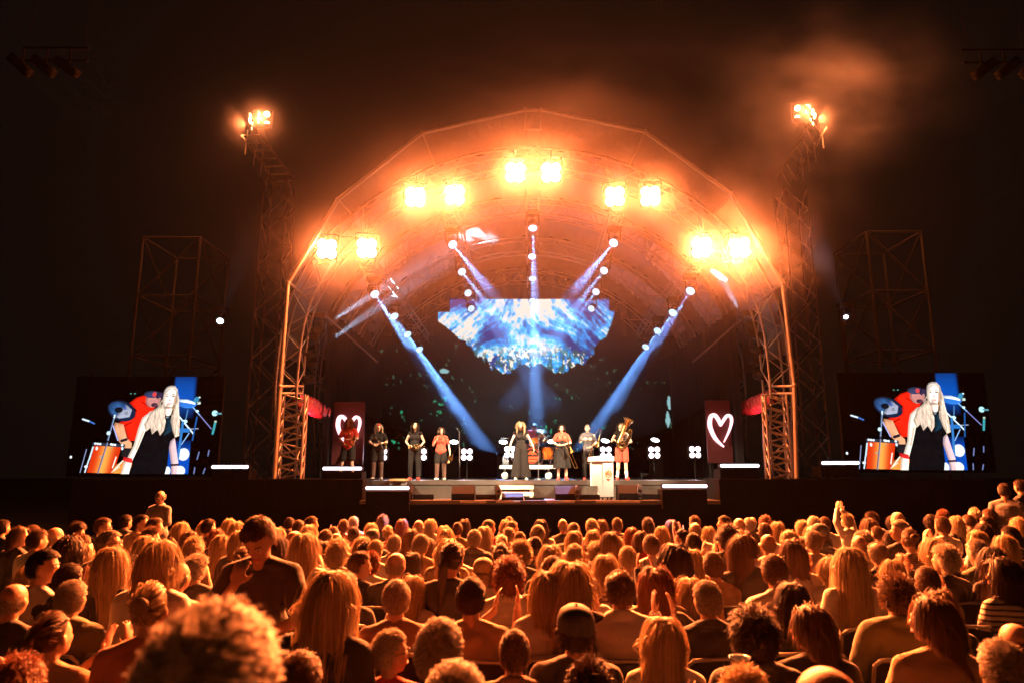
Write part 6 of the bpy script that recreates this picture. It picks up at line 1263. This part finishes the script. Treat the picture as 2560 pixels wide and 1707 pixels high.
# ================================================================== THE BAND
def cloth_tube(levels, n=28, seed=0, flare=0.0):
    """closed skirt-like shell from (z, rx, ry, cx, cy) rings with folds growing towards the hem"""
    mb = MB(); N = len(levels)
    def ring(k, ins=0.0):
        z, rx, ry, cx, cy = levels[k]; t = k / (N - 1); out = []
        for i in range(n * 2):
            a = 2 * math.pi * i / (n * 2); f = 1 + flare * t * .12 * math.sin(a * 7 + seed) + flare * t * .06 * math.sin(a * 13 + 2 * seed); out.append((cx + (rx - ins) * math.cos(a) * f, cy + (ry - ins) * math.sin(a) * f, z))
        return out
    vs = []
    for k in range(N): vs += ring(k)
    M_ = n * 2; fs = [(k * M_ + (i + 1) % M_, k * M_ + i, (k + 1) * M_ + i, (k + 1) * M_ + (i + 1) % M_) for k in range(N - 1) for i in range(M_)]
    mb.add(vs, fs); mb.add(vs[:M_] + vs[-M_:], [tuple(range(M_)), tuple(range(M_, 2 * M_))[::-1]]); return mb
def fig_at(px, ytop, ybot, Y=21.0): a = at(px, ybot, Y); return a.x, Y, at(px, ytop, Y).z - Z_DECK
RED = cloth('cloth_bright_red', (0.80, 0.06, 0.03)); STK = mat('sheer_tights', (.10, .045, .03), .5); BLK = mat('stage_black', (0.016, 0.013, 0.012), 0.9, 0, .15, 8, .4, 20, spec=.15); SHW = mat('white_canvas', (.75, .70, .62), .7); SHR = mat('red_canvas', (.7, .05, .03), .7)
SEATF = R(180)
def shoes(r, J, m_): link('shoes', remesh(shoe_prims(J), 'shoes', .0115, 2), m_, r)
def tights(r, J, m_): link('tights', remesh(leg_prims(J), 'tights', .0115, 3, 0), m_, r)
def instr(name, label, parts, loc, cat):
    root = empty(name, loc); tag(root, label, cat, None)
    for nm, mb, m_ in parts: link(nm, mb.mesh(nm), m_, root)
    return root
GOLD = M_BRASS
def trumpet(label, a, b, name='trumpet', m_=None, sc=1.0):
    """bell at a, mouthpiece at b"""
    m_ = m_ or GOLD; a, b = V3(a), V3(b); L = (b - a).length; d = (b - a).normalized(); x = d.cross(V3((0, -1, 0))).normalized(); dn = x if x.z < 0 else -x; root = empty(name, a); tag(root, label, 'brass instrument', 'brass instruments of the band')
    h = .085 * sc
    def put(nm, mb): link(nm, mb.mesh(nm), m_, root)
    put('bell', MB().lathe([(.062 * sc, 0), (.045 * sc, .02), (.022 * sc, .07), (.012 * sc, .16), (.008, L * .75)], (0, 0, 0), d, 20)); put('leadpipe', MB().tube([d * L * .25 + dn * h, d * (L * .9) + dn * h, d * (L * 1.02) + dn * h], .006 * sc, 8)); put('mouthpiece', MB().cone(d * L * 1.02 + dn * h, d * (L * 1.1) + dn * h, .006, .013 * sc, 10))
    put('tuning_slide', MB().tube([d * L * .25 + dn * h] + [d * (L * .25 - .03 * math.sin(t)) + dn * (h * (1 - t / math.pi)) for t in np.linspace(0, math.pi, 9)] + [d * L * .4], .006 * sc, 8)); put('bow', MB().tube([d * L * .75] + [d * (L * .75 + .04 * math.sin(t)) + dn * (h * t / math.pi) for t in np.linspace(0, math.pi, 9)] + [d * L * .5 + dn * h], .007 * sc, 8))
    vv = MB()
    for k in (-1, 0, 1): vv.cone(d * (L * .52 + k * .028 * sc) - dn * .045, d * (L * .52 + k * .028 * sc) + dn * (h + .03), .013 * sc, .013 * sc, 10)
    put('valves', vv); return root
def trombone(label, bell, mouth, tip, sideways):
    root = empty('trombone', bell); tag(root, label, 'brass instrument', 'brass instruments of the band'); o = V3(bell); bell, mouth, tip = V3((0, 0, 0)), V3(mouth) - o, V3(tip) - o; s = V3(sideways)
    def put(nm, mb, m_=GOLD): link(nm, mb.mesh(nm), m_, root)
    d = (tip - mouth).normalized(); top = bell - d * .55
    put('bell', MB().lathe([(.105, 0), (.075, .03), (.04, .10), (.02, .22), (.011, .45), (.009, .55)], bell, -d, 24)); put('tuning_bow', MB().tube([top] + [top - d * .06 * math.sin(t) + (mouth - d * .1 - top) * (t / math.pi) for t in np.linspace(0, math.pi, 10)] + [mouth + d * .0], .010, 8))
    put('slide', MB().tube([mouth, tip] + [tip + d * .04 * math.sin(t) + s * .09 * (1 - math.cos(t)) / 2 for t in np.linspace(0, math.pi, 9)] + [tip + s * .09, mouth + s * .09 + d * .08], .009, 8)); put('slide_brace', MB().tube([mouth + d * .1, mouth + d * .1 + s * .09], .007, 6).tube([mouth + d * .18, mouth + d * .18 + s * .09], .007, 6)); put('mouthpiece', MB().cone(mouth, mouth - d * .06 + s * .02, .008, .014)); return root
Yb = 21.0
def wpt(px, py, dy=-.2): return at(px, py, Yb + dy)
# 1 saxophonist on the left riser, dim, before the heart
x, y, h = fig_at(868, 1044, 1188, 20.6); J = stand_pose(yaw=R(-8), elL=V3((-.25, .05, 1.13)), wrL=V3((-.02, .22, 1.10)), elR=V3((.24, .08, 1.12)), wrR=V3((.08, .24, 1.0)), hdL=V3((1, .1, -.2)), hdR=V3((-.6, .3, -.6)), anL=V3((-.16, 0, .085)), anR=V3((.2, 0, .085)), knR=V3((.15, .03, .49)), curl=.7)
r = figure('long haired saxophonist in red top and black shorts before the left heart', J, x, 20.6, Z_DECK, SEATF, True, 'L', 'rd', SK2, [('t_shirt', shirt_prims(J, 'tee', True), CL['r'][1], .01), ('shorts', leg_prims(J, 'shorts'), BLK, .008)], scale=h / 1.70, grp='band members'); shoes(r, J, SHR)
def sax(label, neck, bot, belltop, sc=1.0):
    root = empty('saxophone', bot); tag(root, label, 'saxophone', 'saxophones of the band'); o = V3(bot); n, b, t = V3(neck) - o, V3((0, 0, 0)), V3(belltop) - o; pts = [n + V3((-.10, -.02, .0)), n + V3((-.05, 0, .03)), n, b + (n - b) * .5, b, b + V3((.03, -.02, -.045)), b + V3((.07, -.03, -.02)), b + (t - b) * .6 + V3((.04, -.02, 0)), t]
    P = smooth_poly([tuple(p) for p in pts], 5); R_ = np.interp(np.linspace(0, 1, len(P)), [0, .2, .55, .8, .95, 1], [.007, .011, .024, .034, .05, .066]); link('body_tube', MB().tube(P, list(R_ * sc), 12).mesh('tube'), GOLD, root)
    k_ = MB()
    for i in range(8): k_.ell(b + (n - b) * (.1 + .1 * i) + V3((.02, -.03, 0)), (.017, .008, .017), None, 8, 5)
    link('keys', k_.mesh('keys'), M_SILVER, root); return root
Yb = 20.6; sax('silver gilt saxophone held by the dim player at the left heart', wpt(872, 1078), wpt(877, 1108), wpt(886, 1092)); Yb = 21.0
# 2 bandana
x, y, h = fig_at(942, 1057, 1198); J = stand_pose(yaw=R(10), pit=R(14), elL=V3((-.26, .02, 1.13)), wrL=V3((.0, .24, 1.06)), elR=V3((.25, .08, 1.12)), wrR=V3((.12, .25, 1.04)), hdL=V3((1, .2, -.1)), hdR=V3((-.7, .3, -.4)), curl=.8)
band = MB().lathe([(.0, .118), (.05, .112), (.088, .075), (.094, .035), (.088, .034)], (0, -.006, 0), (0, 0, 1), 28)
r = figure('player in red bandana, black T-shirt dress and tall spotted socks with a sax', J, x, Yb, Z_DECK, R(188), True, 'L', 'bl', SK3, [('t_shirt', shirt_prims(J, 'tee', True), BLK, .014), ('shorts', leg_prims(J, 'shorts'), BLK, .008)], scale=h / 1.70, grp='band members', hats=('bandana', band, RED)); tights(r, J, STK)
link('socks', remesh(MB().cap(J['anL'], J['anL'].lerp(J['knL'], .45), .047, .056).cap(J['anR'], J['anR'].lerp(J['knR'], .45), .047, .056), 'socks', .012), stripes('sock_red_white', (.75, .68, .6), (.7, .08, .05), 11), r); shoes(r, J, SHW)
sax('small gilt saxophone held slanting by the player in the red bandana', wpt(943, 1096), wpt(957, 1120), wpt(963, 1106), .8)
# 3 black tank top
x, y, h = fig_at(1035, 1054, 1200); J = stand_pose(pit=R(26), elL=V3((-.27, -.02, 1.12)), wrL=V3((-.19, .17, .98)), elR=V3((.27, -.02, 1.12)), wrR=V3((.15, .20, 1.0)), hdL=V3((.8, .5, 0)), hdR=V3((-.8, .4, 0)), curl=.8)
r = figure('tall dark haired trumpeter in black tank top and trousers, gazing up', J, x, Yb, Z_DECK, SEATF, True, 'L', 'dk', SK3, [('tank_top', shirt_prims(J, 'tank', True), BLK, .008), ('trousers', leg_prims(J), BLK, .012)], scale=h / 1.70, grp='band members'); shoes(r, J, SHR)
trumpet('brass trumpet held level by the woman in black tank top', wpt(1021, 1118, -.24), wpt(1057, 1108, -.24), sc=1.1)
# 4 red T-shirt
x, y, h = fig_at(1101, 1067, 1200); J = stand_pose(yaw=R(8), elL=V3((.25, 0, 1.11)) , elR=V3((.25, 0, 1.11)), wrR=V3((.12, .17, 1.30)), hdR=V3((-.3, .1, 1)), pnR=V3((0, -1, 0)), wrL=V3((-.30, .08, .88)), curl=.6, w=1.04); J['elL'] = V3((-.25, -.02, 1.12))
r = figure('smiling trumpeter in red T-shirt and black shorts, hand raised to chest', J, x, Yb, Z_DECK, SEATF, True, 'O', 'br', SK3, [('t_shirt', shirt_prims(J, 'tee', True), RED, .010), ('shorts', leg_prims(J, 'shorts'), BLK, .010)], scale=h / 1.70, grp='band members'); tights(r, J, STK); shoes(r, J, SHW)
trumpet('small brass trumpet hanging from the hand of the player in red', wpt(1120, 1156), wpt(1126, 1134), sc=.9)
# 5 singer
x, y, h = fig_at(1302, 1053, 1200, 20.8); J = stand_pose(elL=V3((-.30, -.01, 1.13)), elR=V3((.27, -.01, 1.11)), wrL=V3((-.38, .10, .93)), wrR=V3((.34, .08, .88)), hdL=V3((-.1, .2, -1)), hdR=V3((.1, .2, -1)), curl=.5)
J['anL'] = V3((-.13, 0, .085)); J['anR'] = V3((.13, 0, .085))
r = figure('lead singer with long blonde hair in wide legged black jumpsuit, centre stage', J, x, 20.8, Z_DECK, SEATF, True, 'W', 'bl', SK3, [('jumpsuit_top', shirt_prims(J, 'tank', True), BLK, .008)], scale=h / 1.70, grp='band members')
lg_ = MB()
for s in (-1, 1): lg_.add(*(lambda m: (m.v, m.f))(cloth_tube([(1.0, .10, .12, s * .07, 0), (.85, .115, .13, s * .085, 0), (.5, .125, .125, s * .11, .01), (.08, .165, .155, s * .125, .0)], 20, s, .8)))
lg_.ell((0, 0, 1.0), (.17, .125, .10)); link('wide_trousers', remesh(lg_, 'wide_trousers', .012, 2, .008, 3), BLK, r); shoes(r, J, SHW)
wb = MB().tube([J['wrL'].lerp(J['elL'], .06) + V3((math.cos(a) * .036, math.sin(a) * .036, 0)) for a in np.linspace(0, 6.28, 15)[:-1]], .013, 6, False, True); link('red_scrunchie', wb.mesh('scrunchie'), RED, r)
# 6 trombonist in black pinafore
x, y, h = fig_at(1406, 1060, 1200); J = stand_pose(yaw=R(-6), elL=V3((-.27, .02, 1.13)), wrL=V3((-.02, .24, 1.06)), elR=V3((.27, .02, 1.13)), wrR=V3((.10, .24, 1.04)), hdL=V3((1, .2, -.1)), hdR=V3((-1, .2, -.1)), curl=.9, w=1.08)
r = figure('trombonist in red blouse under a long black pinafore dress, red shoes', J, x, Yb, Z_DECK, SEATF, True, 'O', 'dk', SK3, [('t_shirt', shirt_prims(J, 'tee', True), RED, .010)], scale=h / 1.70, grp='band members')
mb = MB(); Jg = dict(J); torso(mb, J, .021, True); mb.v = [v for v in mb.v]; dr = cloth_tube([(1.22, .16, .125, 0, .0), (1.08, .155, .125, 0, 0), (.92, .20, .16, 0, 0), (.6, .24, .20, 0, 0), (.36, .27, .22, 0, 0)], 24, 2, .7); link('pinafore', remesh(dr, 'pinafore', .012, 2, .006, 4), BLK, r); shoes(r, J, SHR)
trombone('brass trombone with its slide down, held by the player in the pinafore', wpt(1431, 1131, -.3), wpt(1410, 1104, -.3), wpt(1436, 1167, -.3), (.9, 0, .35))
# 7 grey haired trombonist
x, y, h = fig_at(1471, 1060, 1198, 21.3); J = stand_pose(elL=V3((-.26, -.01, 1.13)), wrL=V3((-.06, .17, .99)), elR=V3((.25, .02, 1.14)), wrR=V3((.17, .22, 1.20)), hdL=V3((.8, .2, -.3)), hdR=V3((-.3, .3, .5)), curl=.9)
r = figure('short grey haired trombonist in dark T-shirt standing behind the lectern', J, x, 21.3, Z_DECK, SEATF, True, 'S', 'gr', SK3, [('t_shirt', shirt_prims(J, 'tee', False), cloth('charcoal', (.07, .06, .07)), .012), ('trousers', leg_prims(J), BLK, .012)], scale=h / 1.70, grp='band members', hseed=1); shoes(r, J, SHR)
Yb = 21.3; trombone('upright brass trombone held by the grey haired player', wpt(1493, 1118, -.3), wpt(1487, 1092, -.3), wpt(1473, 1155, -.3), (-.45, 0, .1)); Yb = 21.0
# 8 tuba
x, y, h = fig_at(1556, 1055, 1197); J = stand_pose(yaw=R(38), pit=R(-4), elL=V3((-.30, .03, 1.12)), wrL=V3((-.06, .25, 1.06)), elR=V3((.30, .05, 1.13)), wrR=V3((.24, .26, 1.18)), hdL=V3((1, .2, 0)), hdR=V3((-.4, .2, -.8)), curl=.8, anL=V3((-.13, 0, .085)), anR=V3((.15, 0, .085)))
r = figure('tuba player in black top and bright red shorts with white socks', J, x, Yb, Z_DECK, SEATF, True, 'P', 'dk', SK3, [('tank_top', shirt_prims(J, 'tank', True), BLK, .01), ('shorts', leg_prims(J, 'shorts'), RED, .012)], scale=h / 1.70, grp='band members')
link('socks', remesh(MB().cap(J['anL'], J['anL'].lerp(J['knL'], .40), .045, .052).cap(J['anR'], J['anR'].lerp(J['knR'], .40), .045, .052), 'socks', .012), SHW, r); shoes(r, J, SHR)
b0 = wpt(1542, 1113, -.34); b1 = wpt(1570, 1046, -.34); root = empty('tuba', b0); tag(root, 'large brass tuba slanting across the player in red shorts', 'brass instrument', 'brass instruments of the band'); ax = (b1 - b0); Lt = ax.length; ax.normalize(); sd = ax.cross(V3((0, 1, 0))).normalized(); sd = sd if sd.x > 0 else -sd
def tp(u, v, w=0.0): return ax * u + sd * v + V3((0, -w, 0))
link('bell', MB().lathe([(.19, Lt), (.17, Lt - .01), (.11, Lt - .10), (.075, Lt - .28), (.06, .15), (.055, .1)], tp(0, .02), ax, 28).mesh('bell'), GOLD, root)
link('outer_bow', MB().tube([tp(.15, .02)] + [tp(.12 - .14 * math.sin(t), .02 + .115 * (1 - math.cos(t))) for t in np.linspace(0, math.pi, 12)] + [tp(.3, .25), tp(.55, .24), tp(.62, .18)], [.058] * 4 + [.055] * 4 + [.05] * 3 + [.046] * 3 + [.042, .04], 12).mesh('bow'), GOLD, root)
link('inner_bow', MB().tube([tp(.60, .16, .05)] + [tp(.2 - .09 * math.sin(t), .10 + .055 * math.cos(t), .06) for t in np.linspace(0, math.pi, 10)] + [tp(.55, .05, .08)], .024, 10).mesh('bow'), GOLD, root)
tv = MB(); ts = MB()
for i in range(4): tv.cone(tp(.22 + i * .07, .17, .10), tp(.24 + i * .07, .03, .12), .024, .024, 12); ts.tube([tp(.20 + i * .075, .0, .12), tp(.20 + i * .075, .12, .15), tp(.235 + i * .075, .12, .15), tp(.235 + i * .075, .0, .12)], .010, 8)
link('valves', tv.mesh('valves'), M_SILVER, root); link('valve_slides', ts.mesh('slides'), GOLD, root); link('leadpipe', MB().tube([tp(.45, .02, .12), tp(.6, .06, .10), tp(.68, -.06, .08), tp(.66, -.16, .05)], .008, 8).mesh('pipe'), GOLD, root)
# 9 drummer bent over the kit
q = at(1337, 1160, 23.2); J = base_pose(hed=V3((.02, .18, 1.12)), nek=V3((0, .10, 1.03)), che=V3((0, .06, .90)), pit=R(-35), shL=V3((-.19, .08, 1.0)), shR=V3((.19, .08, 1.0)), elL=V3((-.30, .15, .78)), wrL=V3((-.14, .36, .74)), elR=V3((.30, .15, .80)), wrR=V3((.16, .36, .78)), w=1.12, curl=.9)
figure('drummer in red shirt bending forward behind the cymbals', J, q.x, 23.2, RZ, SEATF, False, 'S', 'dk', SK3, [('shirt', shirt_prims(J, 'tee', False), RED, .014), ('trousers', leg_prims(J), BLK, .01)], scale=1.1, grp='band members')
tag(MB().lathe([(0, .50), (.17, .49), (.17, .43), (.03, .42), (.03, .02), (.2, 0), (0, 0)], (q.x, 23.2, RZ), (0, 0, 1), 24).build('drum_stool', M_BLK), 'round black drum stool under the drummer', 'stool')
print('script time', round(time.time() - T0, 1))
